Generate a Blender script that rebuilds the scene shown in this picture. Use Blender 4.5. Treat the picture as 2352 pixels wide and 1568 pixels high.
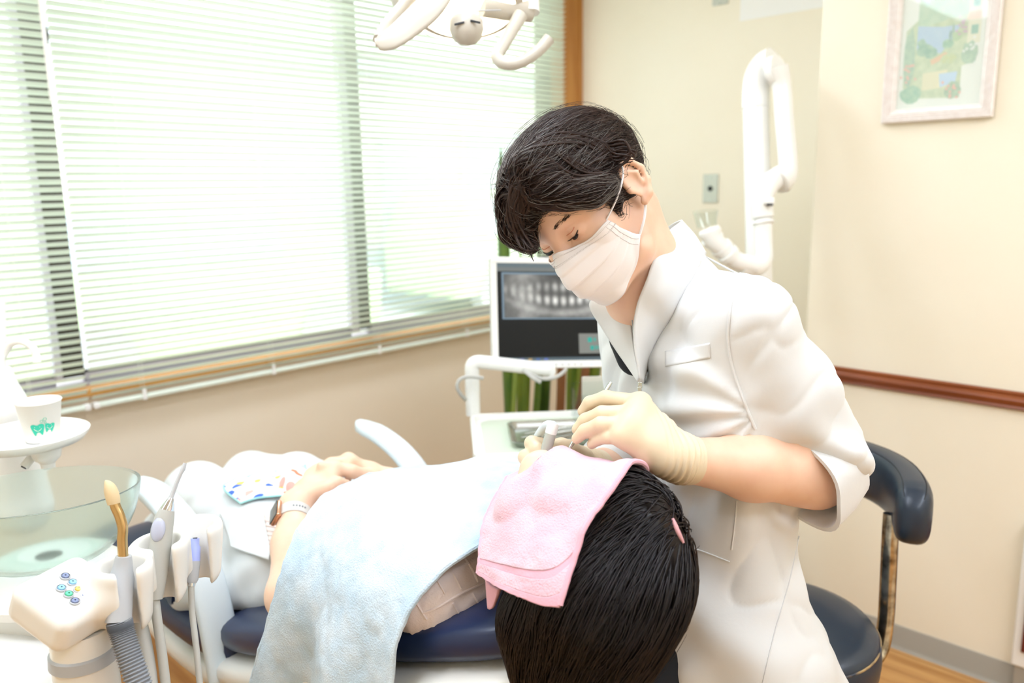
import bpy, bmesh, math, random
import numpy as np
from math import sin, cos, pi, radians, sqrt, atan2
from mathutils import Vector, Matrix
for o in list(bpy.data.objects): bpy.data.objects.remove(o)
SC = bpy.context.scene
COL = SC.collection
rng = np.random.default_rng(7); random.seed(7)

# ---------------------------------------------------------------- camera
W, H, F, H0 = 2352, 1568, 1840.0, 1.40
yaw, pitch, roll = radians(44.2), atan2(354, F), radians(1.0)
fw = np.array([cos(yaw)*cos(pitch), sin(yaw)*cos(pitch), -sin(pitch)])
_r = np.array([sin(yaw), -cos(yaw), 0.]); _u = np.cross(_r, fw)
rt = _r*cos(roll) - _u*sin(roll); up = _u*cos(roll) + _r*sin(roll)
CAM = np.array([0, 0, H0])
def ray(px, py): return fw + rt*((px-W/2)/F) + up*((H/2-py)/F)
def P(px, py, d): return CAM + ray(px, py)*d
def PX(px, py, x): r = ray(px, py); return CAM + r*(x/r[0])
def PY(px, py, y): r = ray(px, py); return CAM + r*(y/r[1])
def PZ(px, py, z): r = ray(px, py); return CAM + r*((z-H0)/r[2])
cd = bpy.data.cameras.new('camera'); cam = bpy.data.objects.new('camera', cd); COL.objects.link(cam)
cd.sensor_width = 36; cd.lens = F/W*36; cd.clip_start = .02
cam.matrix_world = Matrix(((rt[0], up[0], -fw[0], 0), (rt[1], up[1], -fw[1], 0), (rt[2], up[2], -fw[2], H0), (0, 0, 0, 1)))
cd.dof.use_dof = True; cd.dof.focus_distance = 1.10; cd.dof.aperture_fstop = 3.2
SC.camera = cam
# ---------------------------------------------------------------- sky and exposure
wd = bpy.data.worlds.new('sky'); SC.world = wd; wd.use_nodes = True
bg = wd.node_tree.nodes['Background']; bg.inputs[0].default_value = (.965, .985, 1, 1); bg.inputs[1].default_value = 4.0
SC.view_settings.view_transform = 'Standard'; SC.view_settings.look = 'None'
SC.view_settings.gamma = 1; SC.view_settings.use_curve_mapping = False
SC.view_settings.exposure = 0.15
CEIL_W = 17.0      # radiance of the ceiling lamp diffusers
LAMP_W = 6.0     # watts of the dental lamp

# ---------------------------------------------------------------- helpers: objects
def lin(h):
    h = h.lstrip('#'); c = [int(h[i:i+2], 16)/255 for i in (0, 2, 4)]
    return tuple(x/12.92 if x <= .04045 else ((x+.055)/1.055)**2.4 for x in c)
def tag(o, label=None, cat=None, group=None, kind=None):
    if label: o['label'] = label
    if cat: o['category'] = cat
    if group: o['group'] = group
    if kind: o['kind'] = kind
    return o
def thing(name, label, cat, loc=(0, 0, 0), group=None, kind=None):
    o = bpy.data.objects.new(name, None); COL.objects.link(o); o.location = [float(x) for x in loc]; o.empty_display_size = .05
    return tag(o, label, cat, group, kind)
def par(o, parent):
    if parent is not None:
        o.parent = parent
        if parent.parent is None: o.matrix_parent_inverse = Matrix.Translation(parent.location).inverted()
    return o
def catmull(pts, n):
    p = np.array(pts, float); m = len(p)
    q = np.vstack([2*p[0]-p[1], p, 2*p[-1]-p[-2]])
    t = np.linspace(0, m-1, n); i = np.minimum(t.astype(int), m-2); s = (t-i)[:, None]
    a, b, c, d = q[i], q[i+1], q[i+2], q[i+3]
    return .5*((2*b)+(-a+c)*s+(2*a-5*b+4*c-d)*s**2+(-a+3*b-3*c+d)*s**3)
def nrm(v): v = np.asarray(v, float); return v/(np.linalg.norm(v)+1e-12)
def vnoise(p, s, seed=0):
    """smooth value noise, p (N,3) -> (-1..1)"""
    q = np.asarray(p)*s + seed*17.3; i = np.floor(q).astype(np.int64); f = q-i; f = f*f*(3-2*f)
    def hsh(a, b, c):
        n = (a*374761393 + b*668265263 + c*2147483647 + seed*1013) & 0x7fffffff
        n = ((n ^ (n >> 13))*1274126177) & 0x7fffffff
        return ((n ^ (n >> 16)) & 0xffff)/32767.5-1
    r = 0
    for dx in (0, 1):
        for dy in (0, 1):
            for dz in (0, 1):
                w = (f[:, 0] if dx else 1-f[:, 0])*(f[:, 1] if dy else 1-f[:, 1])*(f[:, 2] if dz else 1-f[:, 2])
                r = r + w*hsh(i[:, 0]+dx, i[:, 1]+dy, i[:, 2]+dz)
    return r
class M:
    """collects geometry for ONE mesh object"""
    def __init__(s): s.v = []; s.f = []
    def add(s, v, f):
        n = len(s.v); s.v += [tuple(map(float, x)) for x in v]; s.f += [tuple(int(i)+n for i in q) for q in f]; return s
    def box(s, c, size, R=None):
        c = np.array(c, float); h = np.array(size, float)/2
        v = np.array([[x, y, z] for x in (-1, 1) for y in (-1, 1) for z in (-1, 1)])*h
        if R is not None: v = v @ np.array(R).T
        return s.add(v+c, [(0, 1, 3, 2), (4, 6, 7, 5), (0, 4, 5, 1), (2, 3, 7, 6), (0, 2, 6, 4), (1, 5, 7, 3)])
    def bx(s, lo, hi): lo, hi = np.array(lo, float), np.array(hi, float); return s.box((lo+hi)/2, hi-lo)
    def tube(s, pts, r, n=12, cap=True, sx=1.0, ref=None, closed=False):
        p = np.array(pts, float); m = len(p); r = np.broadcast_to(np.array(r, float), (m,))
        T = np.gradient(p, axis=0) if not closed else np.roll(p, -1, 0)-np.roll(p, 1, 0)
        T /= np.linalg.norm(T, axis=1)[:, None]+1e-12
        a = np.array(ref if ref is not None else ([0, 0, 1] if abs(T[0][2]) < .9 else [1, 0, 0]), float)
        v = []
        for i in range(m):
            a = a-T[i]*(a@T[i]); a /= np.linalg.norm(a)+1e-12; b = np.cross(T[i], a)
            for k in range(n):
                t = 2*pi*k/n; v.append(p[i]+r[i]*(cos(t)*a+sx*sin(t)*b))
        f = []
        for i in range(m-1 if not closed else m):
            j = (i+1) % m
            for k in range(n):
                l = (k+1) % n; f.append((i*n+k, i*n+l, j*n+l, j*n+k))
        if cap and not closed: f.append(tuple(range(n-1, -1, -1))); f.append(tuple((m-1)*n+k for k in range(n)))
        return s.add(v, f)
    def cyl(s, a, b, r1, r2=None, n=20, cap=True): return s.tube([a, b], [r1, r1 if r2 is None else r2], n, cap)
    def lathe(s, prof, c, n=32, axis=(0, 0, 1), ref=None, cap=False, sy=1.0):
        ax = nrm(axis); a = np.array(ref if ref is not None else ([1, 0, 0] if abs(ax[0]) < .9 else [0, 1, 0]), float)
        a = nrm(a-ax*(a@ax)); b = np.cross(ax, a); c = np.array(c, float); v = []; f = []; m = len(prof)
        for (r, h) in prof:
            for k in range(n): t = 2*pi*k/n; v.append(c+ax*h+r*(cos(t)*a+sy*sin(t)*b))
        for i in range(m-1):
            for k in range(n): l = (k+1) % n; f.append((i*n+k, i*n+l, (i+1)*n+l, (i+1)*n+k))
        if cap: f.append(tuple(range(n-1, -1, -1))); f.append(tuple((m-1)*n+k for k in range(n)))
        return s.add(v, f)
    def ell(s, c, r, R=None, n=20, m=12):
        v = []; f = []
        for i in range(m+1):
            for k in range(n):
                t, u = pi*i/m, 2*pi*k/n; v.append([r[0]*sin(t)*cos(u), r[1]*sin(t)*sin(u), r[2]*cos(t)])
        v = np.array(v)
        if R is not None: v = v @ np.array(R).T
        for i in range(m):
            for k in range(n): l = (k+1) % n; f.append((i*n+k, (i+1)*n+k, (i+1)*n+l, i*n+l))
        return s.add(v+np.array(c, float), f)
    def grid(s, G):
        G = np.array(G, float); a, b = G.shape[:2]
        return s.add(G.reshape(-1, 3), [(i*b+j, i*b+j+1, (i+1)*b+j+1, (i+1)*b+j) for i in range(a-1) for j in range(b-1)])
    def prism(s, outline, ex):
        o = np.array(outline, float); n = len(o); ex = np.array(ex, float)
        f = [tuple(range(n-1, -1, -1)), tuple(range(n, 2*n))]+[(k, (k+1) % n, n+(k+1) % n, n+k) for k in range(n)]
        return s.add(np.vstack([o, o+ex]), f)
    def build(s, name, mat, parent=None, smooth=True, bevel=0, seg=2, sub=0, solid=0, kind=None, angle=38, merge=False):
        me = bpy.data.meshes.new(name); me.from_pydata(s.v, [], s.f)
        bm = bmesh.new(); bm.from_mesh(me)
        bmesh.ops.remove_doubles(bm, verts=bm.verts, dist=1e-6)
        bmesh.ops.recalc_face_normals(bm, faces=bm.faces)
        bm.to_mesh(me); bm.free(); me.update()
        return fin(name, me, mat, parent, smooth, bevel, seg, sub, solid, kind, angle)
def fin(name, me, mat, parent=None, smooth=True, bevel=0, seg=2, sub=0, solid=0, kind=None, angle=38):
    o = bpy.data.objects.new(name, me); COL.objects.link(o)
    for m_ in (mat if isinstance(mat, (list, tuple)) else [mat]): me.materials.append(m_)
    if smooth:
        me.polygons.foreach_set('use_smooth', [True]*len(me.polygons))
        if angle < 180 and not sub:
            try: me.set_sharp_from_angle(angle=radians(angle))
            except Exception: pass
    if solid: q = o.modifiers.new('s', 'SOLIDIFY'); q.thickness = solid; q.offset = 0
    if bevel: q = o.modifiers.new('b', 'BEVEL'); q.width = bevel; q.segments = seg; q.limit_method = 'ANGLE'; q.angle_limit = radians(40)
    if sub: q = o.modifiers.new('u', 'SUBSURF'); q.levels = sub; q.render_levels = sub
    par(o, parent)
    if kind: o['kind'] = kind
    return o
def sheet(ctrl, nu, nv, disp=None):
    G = np.array(ctrl, float); a, b = G.shape[:2]
    r = np.stack([catmull(G[i], nv) for i in range(a)])
    q = np.stack([catmull(r[:, j], nu) for j in range(nv)], axis=1)
    if disp is not None:
        du = np.gradient(q, axis=0); dv = np.gradient(q, axis=1); n = np.cross(du, dv); n /= np.linalg.norm(n, axis=2)[..., None]+1e-9
        q = q + n*disp(q.reshape(-1, 3), nu, nv).reshape(nu, nv)[..., None]
    return q

# ---------------------------------------------------------------- helpers: implicit volumes
def axs(*seg):
    a = [seg[0][0]]
    for lo, hi, h in seg:
        n = max(1, int(round((hi-lo)/h))); a += list(lo+(hi-lo)*np.arange(1, n+1)/n)
    return np.array(a, np.float32)
class Vol:
    def __init__(s, X, Y, Z): s.A = [X, Y, Z]; s.D = np.full((len(X), len(Y), len(Z)), .5, np.float32)
    def put(s, fn, lo, hi, k=.01, op='u', mg=.03):
        sl = []
        for a, l, h in zip(s.A, lo, hi):
            i0 = max(0, np.searchsorted(a, l-k-mg)-1); i1 = min(len(a), np.searchsorted(a, h+k+mg)+1)
            if i1 <= i0: return s
            sl.append(slice(i0, i1))
        x, y, z = (a[q] for a, q in zip(s.A, sl))
        d = fn(x[:, None, None], y[None, :, None], z[None, None, :]).astype(np.float32)
        B = s.D[tuple(sl)]
        if op == 'u': hh = np.maximum(k-np.abs(B-d), 0)/k; s.D[tuple(sl)] = np.minimum(B, d)-hh*hh*k/4
        else: d = -d; hh = np.maximum(k-np.abs(B-d), 0)/k; s.D[tuple(sl)] = np.maximum(B, d)+hh*hh*k/4
        return s
    def cone(s, a, b, ra, rb, k=.01, op='u', mg=.03):
        a, b = np.array(a, float), np.array(b, float); ab = b-a; L = max(ab@ab, 1e-9); r = max(ra, rb)
        def fn(x, y, z):
            t = np.clip(((x-a[0])*ab[0]+(y-a[1])*ab[1]+(z-a[2])*ab[2])/L, 0, 1)
            return np.sqrt((x-a[0]-t*ab[0])**2+(y-a[1]-t*ab[1])**2+(z-a[2]-t*ab[2])**2)-(ra+(rb-ra)*t)
        return s.put(fn, np.minimum(a, b)-r, np.maximum(a, b)+r, k, op, mg)
    def chain(s, pts, rad, k=.01, op='u', mg=.03):
        rad = np.broadcast_to(np.array(rad, float), (len(pts),))
        for i in range(len(pts)-1): s.cone(pts[i], pts[i+1], rad[i], rad[i+1], k, op, mg)
        return s
    def ell(s, c, r, R=None, k=.01, op='u', mg=.03):
        c = np.array(c, float); r = np.array(r, float); R = np.eye(3) if R is None else np.array(R, float)   # columns = local axes
        def fn(x, y, z):
            x, y, z = x-c[0], y-c[1], z-c[2]
            q = [x*R[0, i]+y*R[1, i]+z*R[2, i] for i in range(3)]
            k0 = np.sqrt(sum((q[i]/r[i])**2 for i in range(3))); k1 = np.sqrt(sum((q[i]/r[i]**2)**2 for i in range(3)))+1e-9
            return k0*(k0-1)/k1
        m = r.max(); return s.put(fn, c-m, c+m, k, op, mg)
    def cut(s, p, n, k=.004):
        """remove the half space in front of plane (p, n)"""
        p = np.array(p, float); n = nrm(n)
        d = (s.A[0][:, None, None]-p[0])*n[0]+(s.A[1][None, :, None]-p[1])*n[1]+(s.A[2][None, None, :]-p[2])*n[2]
        d = d.astype(np.float32); hh = np.maximum(k-np.abs(s.D-d), 0)/k; s.D = np.maximum(s.D, d)+hh*hh*k/4; return s
    def sample(s, p):
        p = np.asarray(p); ix = []; fr = []
        for a, c in zip(s.A, p.T):
            i = np.clip(np.searchsorted(a, c)-1, 0, len(a)-2); ix.append(i); fr.append(np.clip((c-a[i])/(a[i+1]-a[i]), 0, 1))
        r = 0
        for dx in (0, 1):
            for dy in (0, 1):
                for dz in (0, 1):
                    w = (fr[0] if dx else 1-fr[0])*(fr[1] if dy else 1-fr[1])*(fr[2] if dz else 1-fr[2])
                    r = r+w*s.D[ix[0]+dx, ix[1]+dy, ix[2]+dz]
        return r
    def grad(s, p, e=.003):
        g = np.stack([s.sample(p+np.eye(3)[i]*e)-s.sample(p-np.eye(3)[i]*e) for i in range(3)], 1)
        return g/(np.linalg.norm(g, axis=1)[:, None]+1e-9)
    def surf(s):
        D = s.D; I = D < 0
        c = np.zeros(tuple(n-1 for n in D.shape), np.int8)
        for dx in (0, 1):
            for dy in (0, 1):
                for dz in (0, 1): c += I[dx:D.shape[0]-1+dx, dy:D.shape[1]-1+dy, dz:D.shape[2]-1+dz]
        act = np.nonzero((c > 0) & (c < 8)); n = len(act[0])
        idx = np.full(c.shape, -1, np.int32); idx[act] = np.arange(n)
        val = {}; 
        for dx in (0, 1):
            for dy in (0, 1):
                for dz in (0, 1): val[dx, dy, dz] = D[act[0]+dx, act[1]+dy, act[2]+dz]
        S = np.zeros((n, 3)); cnt = np.zeros(n)
        for ax in range(3):
            for u in (0, 1):
                for w in (0, 1):
                    a = [u, w]; a.insert(ax, 0); b = [u, w]; b.insert(ax, 1)
                    va, vb = val[tuple(a)], val[tuple(b)]; m = (va < 0) != (vb < 0)
                    t = np.where(m, va/np.where(m, va-vb, 1), 0)
                    q = np.array([a]*n, float); q[:, ax] = t
                    S[m] += q[m]; cnt[m] += 1
        S /= cnt[:, None]
        V = np.stack([s.A[i][act[i]]+S[:, i]*(s.A[i][act[i]+1]-s.A[i][act[i]]) for i in range(3)], 1)
        Fs = []
        for ax in range(3):
            o = [i for i in range(3) if i != ax]
            A = I.take(range(0, D.shape[ax]-1), axis=ax); B = I.take(range(1, D.shape[ax]), axis=ax)
            e = np.nonzero(A != B); e = [x for x in e]
            ok = (e[o[0]] > 0) & (e[o[1]] > 0) & (e[o[0]] < D.shape[o[0]]-1) & (e[o[1]] < D.shape[o[1]]-1)
            e = [x[ok] for x in e]; sgn = A[tuple(e)]
            def g(du, dv): q = list(e); q[o[0]] = q[o[0]]+du; q[o[1]] = q[o[1]]+dv; return idx[tuple(q)]
            Q = np.stack([g(-1, -1), g(0, -1), g(0, 0), g(-1, 0)], 1)
            flip = sgn if ax != 1 else ~sgn
            Q = np.where(flip[:, None], Q, Q[:, ::-1]); Fs.append(Q)
        return V, np.vstack(Fs)
def normals(V, Fc):
    n = np.zeros_like(V); a = np.cross(V[Fc[:, 2]]-V[Fc[:, 0]], V[Fc[:, 3]]-V[Fc[:, 1]])
    for k in range(4): np.add.at(n, Fc[:, k], a)
    return n/(np.linalg.norm(n, axis=1)[:, None]+1e-12)
def relax(V, Fc, it=2, w=.5):
    for _ in range(it):
        s = np.zeros_like(V); c = np.zeros(len(V))
        for k in range(4):
            a, b = Fc[:, k], Fc[:, (k+1) % 4]
            np.add.at(s, a, V[b]); np.add.at(c, a, 1); np.add.at(s, b, V[a]); np.add.at(c, b, 1)
        V = V*(1-w)+w*s/np.maximum(c, 1)[:, None]
    return V
def volmesh(vol, name, mat, parent=None, it=2, disp=None, keep=None, **k):
    V, Fc = vol.surf(); V = relax(V, Fc, it)
    if disp is not None:
        N = normals(V, Fc); V = V+N*disp(V, N)[:, None]
    if keep is not None:
        ok = keep(V); Fc = Fc[ok[Fc].all(1)]
        use = np.unique(Fc); mp = np.full(len(V), -1); mp[use] = np.arange(len(use)); V = V[use]; Fc = mp[Fc]
    return npmesh(name, V, Fc, mat, parent, angle=180, **k)
def npmesh(name, V, Fc, mat, parent=None, **k):
    me = bpy.data.meshes.new(name); me.vertices.add(len(V)); me.vertices.foreach_set('co', np.asarray(V, np.float32).ravel())
    n = Fc.shape[1]; me.loops.add(Fc.size); me.loops.foreach_set('vertex_index', Fc.astype(np.int32).ravel())
    me.polygons.add(len(Fc)); me.polygons.foreach_set('loop_start', np.arange(len(Fc), dtype=np.int32)*n)
    me.update(calc_edges=True); me.validate()
    return fin(name, me, mat, parent, **k)
def strands(vol, seeds, flow, steps, dl, r, off, jit=.15, taper=.25, sides=3):
    """hair: walk every seed over the level set of vol along flow(); returns verts, quads"""
    n = len(seeds); p = seeds.copy(); steps_i = np.full(n, steps) if np.isscalar(steps) else steps
    off = np.broadcast_to(off, (n,)); ring = []; L = steps if np.isscalar(steps) else steps.max()
    wob = rng.normal(size=(n, 3))*jit; dls = dl*rng.uniform(.7, 1.25, n)
    V = []
    for i in range(L+1):
        g = vol.grad(p); p = p-g*(vol.sample(p)-off)[:, None]
        d = flow(p, i/L)+wob; d = d-g*(d*g).sum(1)[:, None]; d /= np.linalg.norm(d, axis=1)[:, None]+1e-9
        b = np.cross(d, g); t = i/L; rr = r*(1-(1-taper)*t**2)*(1 if i else .5)
        V.append(np.stack([p+rr*(cos(2*pi*k/sides)*g+sin(2*pi*k/sides)*b) for k in range(sides)], 1))
        p = p+d*dls[:, None]
    V = np.stack(V, 1)     # n, L+1, sides, 3
    base = (np.arange(n)*(L+1)*sides)[:, None, None]+(np.arange(L)*sides)[None, :, None]
    k = np.arange(sides)[None, None, :]; k2 = (k+1) % sides
    Q = np.stack([base+k, base+k2, base+sides+k2, base+sides+k], -1).reshape(-1, 4)
    return V.reshape(-1, 3), Q

from mathutils.bvhtree import BVHTree
def bvh(o): return BVHTree.FromPolygons([v.co.copy() for v in o.data.vertices], [tuple(p.vertices) for p in o.data.polygons])
def lay(tree, px, py, lift=0., dflt=1.4):
    """point on a built surface along the line of sight, lifted off it"""
    r = nrm(ray(px, py)); q = tree.ray_cast(Vector(tuple(CAM+r*.80)), Vector(tuple(r)))
    return (np.array(q[0])-r*lift) if q[0] is not None else CAM+r*dflt
def layquad(tree, poly, nu, nv, lift):
    a, b, c, d = [np.array(p, float) for p in poly]; G = []
    for i in range(nu):
        u = i/(nu-1); G.append([lay(tree, *((a*(1-t)+b*t)*(1-u)+(d*(1-t)+c*t)*u), lift) for t in np.linspace(0, 1, nv)])
    return np.array(G)
# ---------------------------------------------------------------- helpers: materials
MT = {}
def mat(name, col, rough=.5, metal=0, var=None, bump=None, sss=0, trans=0, sheen=0, coat=0, emit=None, ior=1.45, spec=.5, scale3=(1, 1, 1), objrand=0):
    m = bpy.data.materials.new(name); m.use_nodes = True; nt = m.node_tree; b = nt.nodes['Principled BSDF']; N, Lk = nt.nodes, nt.links
    c = lin(col) if isinstance(col, str) else tuple(col)
    b.inputs['Base Color'].default_value = (*c, 1); b.inputs['Roughness'].default_value = rough; b.inputs['Metallic'].default_value = metal
    b.inputs['IOR'].default_value = ior; b.inputs['Specular IOR Level'].default_value = spec
    if trans: b.inputs['Transmission Weight'].default_value = trans
    if coat: b.inputs['Coat Weight'].default_value = coat; b.inputs['Coat Roughness'].default_value = .15
    if sheen: b.inputs['Sheen Weight'].default_value = sheen
    if sss: b.inputs['Subsurface Weight'].default_value = sss; b.inputs['Subsurface Radius'].default_value = (.012, .005, .003); b.inputs['Subsurface Scale'].default_value = 1
    if emit: b.inputs['Emission Color'].default_value = (*(lin(emit[0]) if isinstance(emit[0], str) else emit[0]), 1); b.inputs['Emission Strength'].default_value = emit[1]
    tc = N.new('ShaderNodeTexCoord'); mp = N.new('ShaderNodeMapping'); mp.inputs['Scale'].default_value = scale3; Lk.new(tc.outputs['Object'], mp.inputs[0])
    def noise(s, det=4):
        n = N.new('ShaderNodeTexNoise'); n.inputs['Scale'].default_value = s; n.inputs['Detail'].default_value = det; Lk.new(mp.outputs[0], n.inputs['Vector']); return n
    last = None
    if var:     # (scale, other colour, amount)
        n = noise(var[0]); r = N.new('ShaderNodeValToRGB'); r.color_ramp.elements[0].position = .35; r.color_ramp.elements[1].position = .68
        c2 = lin(var[1]) if isinstance(var[1], str) else var[1]
        r.color_ramp.elements[0].color = (*c, 1); r.color_ramp.elements[1].color = tuple(c[i]+(c2[i]-c[i])*var[2] for i in range(3))+(1,)
        Lk.new(n.outputs['Fac'], r.inputs[0]); last = r.outputs[0]; Lk.new(last, b.inputs['Base Color'])
    if objrand:
        oi = N.new('ShaderNodeObjectInfo'); hs = N.new('ShaderNodeHueSaturation'); mr = N.new('ShaderNodeMapRange')
        mr.inputs['To Min'].default_value = 1-objrand; mr.inputs['To Max'].default_value = 1+objrand
        Lk.new(oi.outputs['Random'], mr.inputs[0]); Lk.new(mr.outputs[0], hs.inputs['Value'])
        if last: Lk.new(last, hs.inputs['Color'])
        else: hs.inputs['Color'].default_value = (*c, 1)
        Lk.new(hs.outputs[0], b.inputs['Base Color'])
    if bump:    # list of (scale, strength, distance)
        prev = None
        for (s_, st, di) in (bump if isinstance(bump, list) else [bump]):
            n = noise(s_, 6); bp = N.new('ShaderNodeBump'); bp.inputs['Strength'].default_value = st; bp.inputs['Distance'].default_value = di
            Lk.new(n.outputs['Fac'], bp.inputs['Height'])
            if prev: Lk.new(prev.outputs[0], bp.inputs['Normal'])
            prev = bp
        Lk.new(prev.outputs[0], b.inputs['Normal'])
    MT[name] = m; return m
def drape(q, vols, off=.006, it=4, sm=2):
    """push sheet points out of the bodies they lie on"""
    sh = q.shape; p = q.reshape(-1, 3).copy()
    for _ in range(it):
        for v in vols:
            s = v.sample(p); m = s < off
            if m.any(): g = v.grad(p[m], .006); p[m] += g*np.minimum(off-s[m], .02)[:, None]
    p = p.reshape(sh)
    for _ in range(sm): p[1:-1, 1:-1] = (p[1:-1, 1:-1]*2+p[:-2, 1:-1]+p[2:, 1:-1]+p[1:-1, :-2]+p[1:-1, 2:])/6
    return p
def clear(name, col, refl=1.0, tint=.0, rough=.02):
    """thin clear pane: transparent body with a fresnel mirror"""
    m = bpy.data.materials.new(name); m.use_nodes = True; nt = m.node_tree; N, Lk = nt.nodes, nt.links; N.clear()
    o = N.new('ShaderNodeOutputMaterial'); mx = N.new('ShaderNodeMixShader'); t = N.new('ShaderNodeBsdfTransparent'); g = N.new('ShaderNodeBsdfGlossy')
    lw = N.new('ShaderNodeLayerWeight'); lw.inputs[0].default_value = .5; t.inputs[0].default_value = (*lin(col), 1); g.inputs['Roughness'].default_value = rough
    pw_ = N.new('ShaderNodeMath'); pw_.operation = 'POWER'; pw_.inputs[1].default_value = 5; Lk.new(lw.outputs['Facing'], pw_.inputs[0])
    ml = N.new('ShaderNodeMath'); ml.operation = 'MULTIPLY_ADD'; ml.inputs[1].default_value = .9*refl; ml.inputs[2].default_value = .04*refl; Lk.new(pw_.outputs[0], ml.inputs[0])
    Lk.new(ml.outputs[0], mx.inputs[0]); Lk.new(t.outputs[0], mx.inputs[1]); Lk.new(g.outputs[0], mx.inputs[2]); Lk.new(mx.outputs[0], o.inputs[0])
    return m
def emitter(name, col, s):
    m = bpy.data.materials.new(name); m.use_nodes = True; nt = m.node_tree; N = nt.nodes; N.clear()
    o = N.new('ShaderNodeOutputMaterial'); e = N.new('ShaderNodeEmission'); e.inputs[0].default_value = (*lin(col), 1); e.inputs[1].default_value = s
    nt.links.new(e.outputs[0], o.inputs[0]); return m

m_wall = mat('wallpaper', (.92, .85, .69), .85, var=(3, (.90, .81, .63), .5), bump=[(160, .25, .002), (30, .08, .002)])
m_wallshade = mat('wallpaper_backlit', (.86, .765, .61), .85, var=(3, (.83, .72, .56), .5), bump=[(160, .25, .002)])  # same wallpaper, darker: the window wall's backlit shade is put into the colour
m_ceil = mat('ceiling_paint', '#f4f2ea', .9, bump=(80, .1, .002))
m_white = mat('white_plastic', '#f4f3ee', .28, coat=.2, bump=(40, .02, .001))
m_warm = mat('ivory_plastic', '#eeebe3', .3, coat=.2, bump=(40, .02, .001))
m_pale = mat('pale_blue_plastic', '#dfeaee', .4, bump=(300, .05, .0005))
m_grey = mat('grey_plastic', '#b7b9bb', .45, bump=(200, .05, .0005))
m_silver = mat('silver_paint', '#c9cccf', .45, .15, bump=(500, .06, .0003))
m_hose = mat('grey_rubber', '#b9b8b0', .5, bump=(300, .05, .0005))
m_dkhose = mat('dark_grey_rubber', '#8d9095', .5, bump=(300, .05, .0005))
m_black = mat('black_plastic', '#17181b', .35, bump=(100, .03, .0005))
m_chrome = mat('chrome', '#d9dadb', .12, 1, bump=(60, .02, .0005))
m_chromew = mat('worn_chrome', '#d4cbb8', .16, 1, var=(38, '#3b2a18', .9), bump=(80, .1, .0005))
m_brass = mat('brassy_metal', '#c7a673', .25, 1, bump=(90, .05, .0005))
m_steel = mat('stainless_steel', '#c6c9c4', .22, 1, bump=(80, .04, .0005))
m_navy = mat('navy_leather', '#16264a', .38, coat=.1, bump=[(420, .12, .0006), (60, .05, .001)])
m_dkblue = mat('dark_blue_leather', '#222d3b', .36, coat=.1, bump=[(380, .12, .0006), (40, .06, .001)])
m_wood = mat('golden_wood', '#c98f4a', .45, var=(26, '#a8682c', .7), bump=(60, .08, .0006), scale3=(1, 1, .12))
m_woodx = mat('golden_wood_sill', '#d69f58', .45, var=(26, '#b77a38', .7), bump=(60, .08, .0006), scale3=(.1, 1, 1))
m_rail = mat('brown_stained_wood', '#8d4a22', .35, var=(22, '#6e3214', .7), bump=(60, .06, .0005), scale3=(1, .12, 1))
m_base = mat('grey_vinyl', '#a49e92', .5, bump=(90, .05, .0005))
m_floor = mat('floor_wood', '#d3a062', .38, var=(15, '#a96f33', .75), bump=(40, .05, .0005), scale3=(2.2, .16, 1), objrand=.12)
m_sub = mat('subfloor', '#6a4a2a', .8)
m_slat = mat('pale_green_slat', '#e6efe1', .42, bump=(60, .02, .0005))
m_cord = mat('blind_cord', '#eef2e6', .7)
m_bronze = mat('bronze_aluminium', '#3a342c', .45, .4)
m_alu = mat('grey_aluminium', '#b9b4bd', .4, .3)
m_pane = clear('window_glass', '#fafcfb')
m_clear = clear('clear_acrylic', '#fafcfb', .3)
m_hood = clear('clear_hood', '#f0f4f1', 1.6, rough=.1)
m_lampp = mat('lamp_ivory_plastic', '#c6bfb1', .35, coat=.2, bump=(40, .02, .001))
m_bowl = mat('frosted_green_glass', '#f1fbf6', .22, trans=.93, ior=1.1, bump=(14, .15, .004))
m_skin = mat('skin', '#eec6aa', .45, sss=.12, var=(24, '#e5b294', .5), bump=[(500, .06, .0004), (90, .06, .0008)])
m_skinp = mat('pale_skin', '#f5d2b6', .45, sss=.12, var=(24, '#eebd9c', .5), bump=[(500, .05, .0004), (90, .05, .0008)])
m_lip = mat('red_ear_skin', '#d98a6c', .5, sss=.15)
m_nail = mat('finger_nail', '#f3cbb8', .25, coat=.3)
m_glove = mat('cream_latex', '#e4d0b0', .42, sss=.1, bump=[(260, .1, .0006), (45, .2, .0015)])
m_coat = mat('white_cotton_twill', (.73, .735, .725), .8, sheen=.15, bump=[(900, .12, .0004), (26, .2, .004)])
m_mask = mat('mask_paper', '#f2ece9', .85, bump=[(700, .12, .0004)])
m_shirt = mat('black_jersey', '#15171c', .8, bump=(600, .15, .0005))
m_hairb = mat('dark_brown_hair', '#241813', .45, var=(160, '#3a2820', .9), spec=.3)
m_hairg = mat('grey_hair', '#6f6862', .4, spec=.5)
m_hairk = mat('black_hair', '#120d0c', .4, var=(120, '#22181a', .8), spec=.45)
m_knit = mat('pale_pink_knit', '#ecdcd5', .9, sheen=.3, bump=[(420, .5, .0015)])
m_trous = mat('pale_grey_trousers', '#e4e8e8', .85, sheen=.2, bump=[(800, .1, .0005), (22, .15, .004)])
m_blue = mat('pale_blue_terry', '#c4dbea', .95, sheen=.4, var=(25, '#e2edf3', .7), bump=[(420, .7, .003), (90, .35, .004)])
m_pink = mat('pink_terry', '#ebbcc8', .95, sheen=.3, var=(30, '#f0cdd5', .7), bump=[(420, .7, .003), (90, .35, .004)])
m_pinkhem = mat('pink_hem', '#eab0be', .9, sheen=.3, bump=[(400, .4, .0015)])
m_leaf = mat('dark_leaf', '#2f5a22', .4, var=(9, '#8aa23a', .8), coat=.2, scale3=(1, 1, .4))
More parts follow.
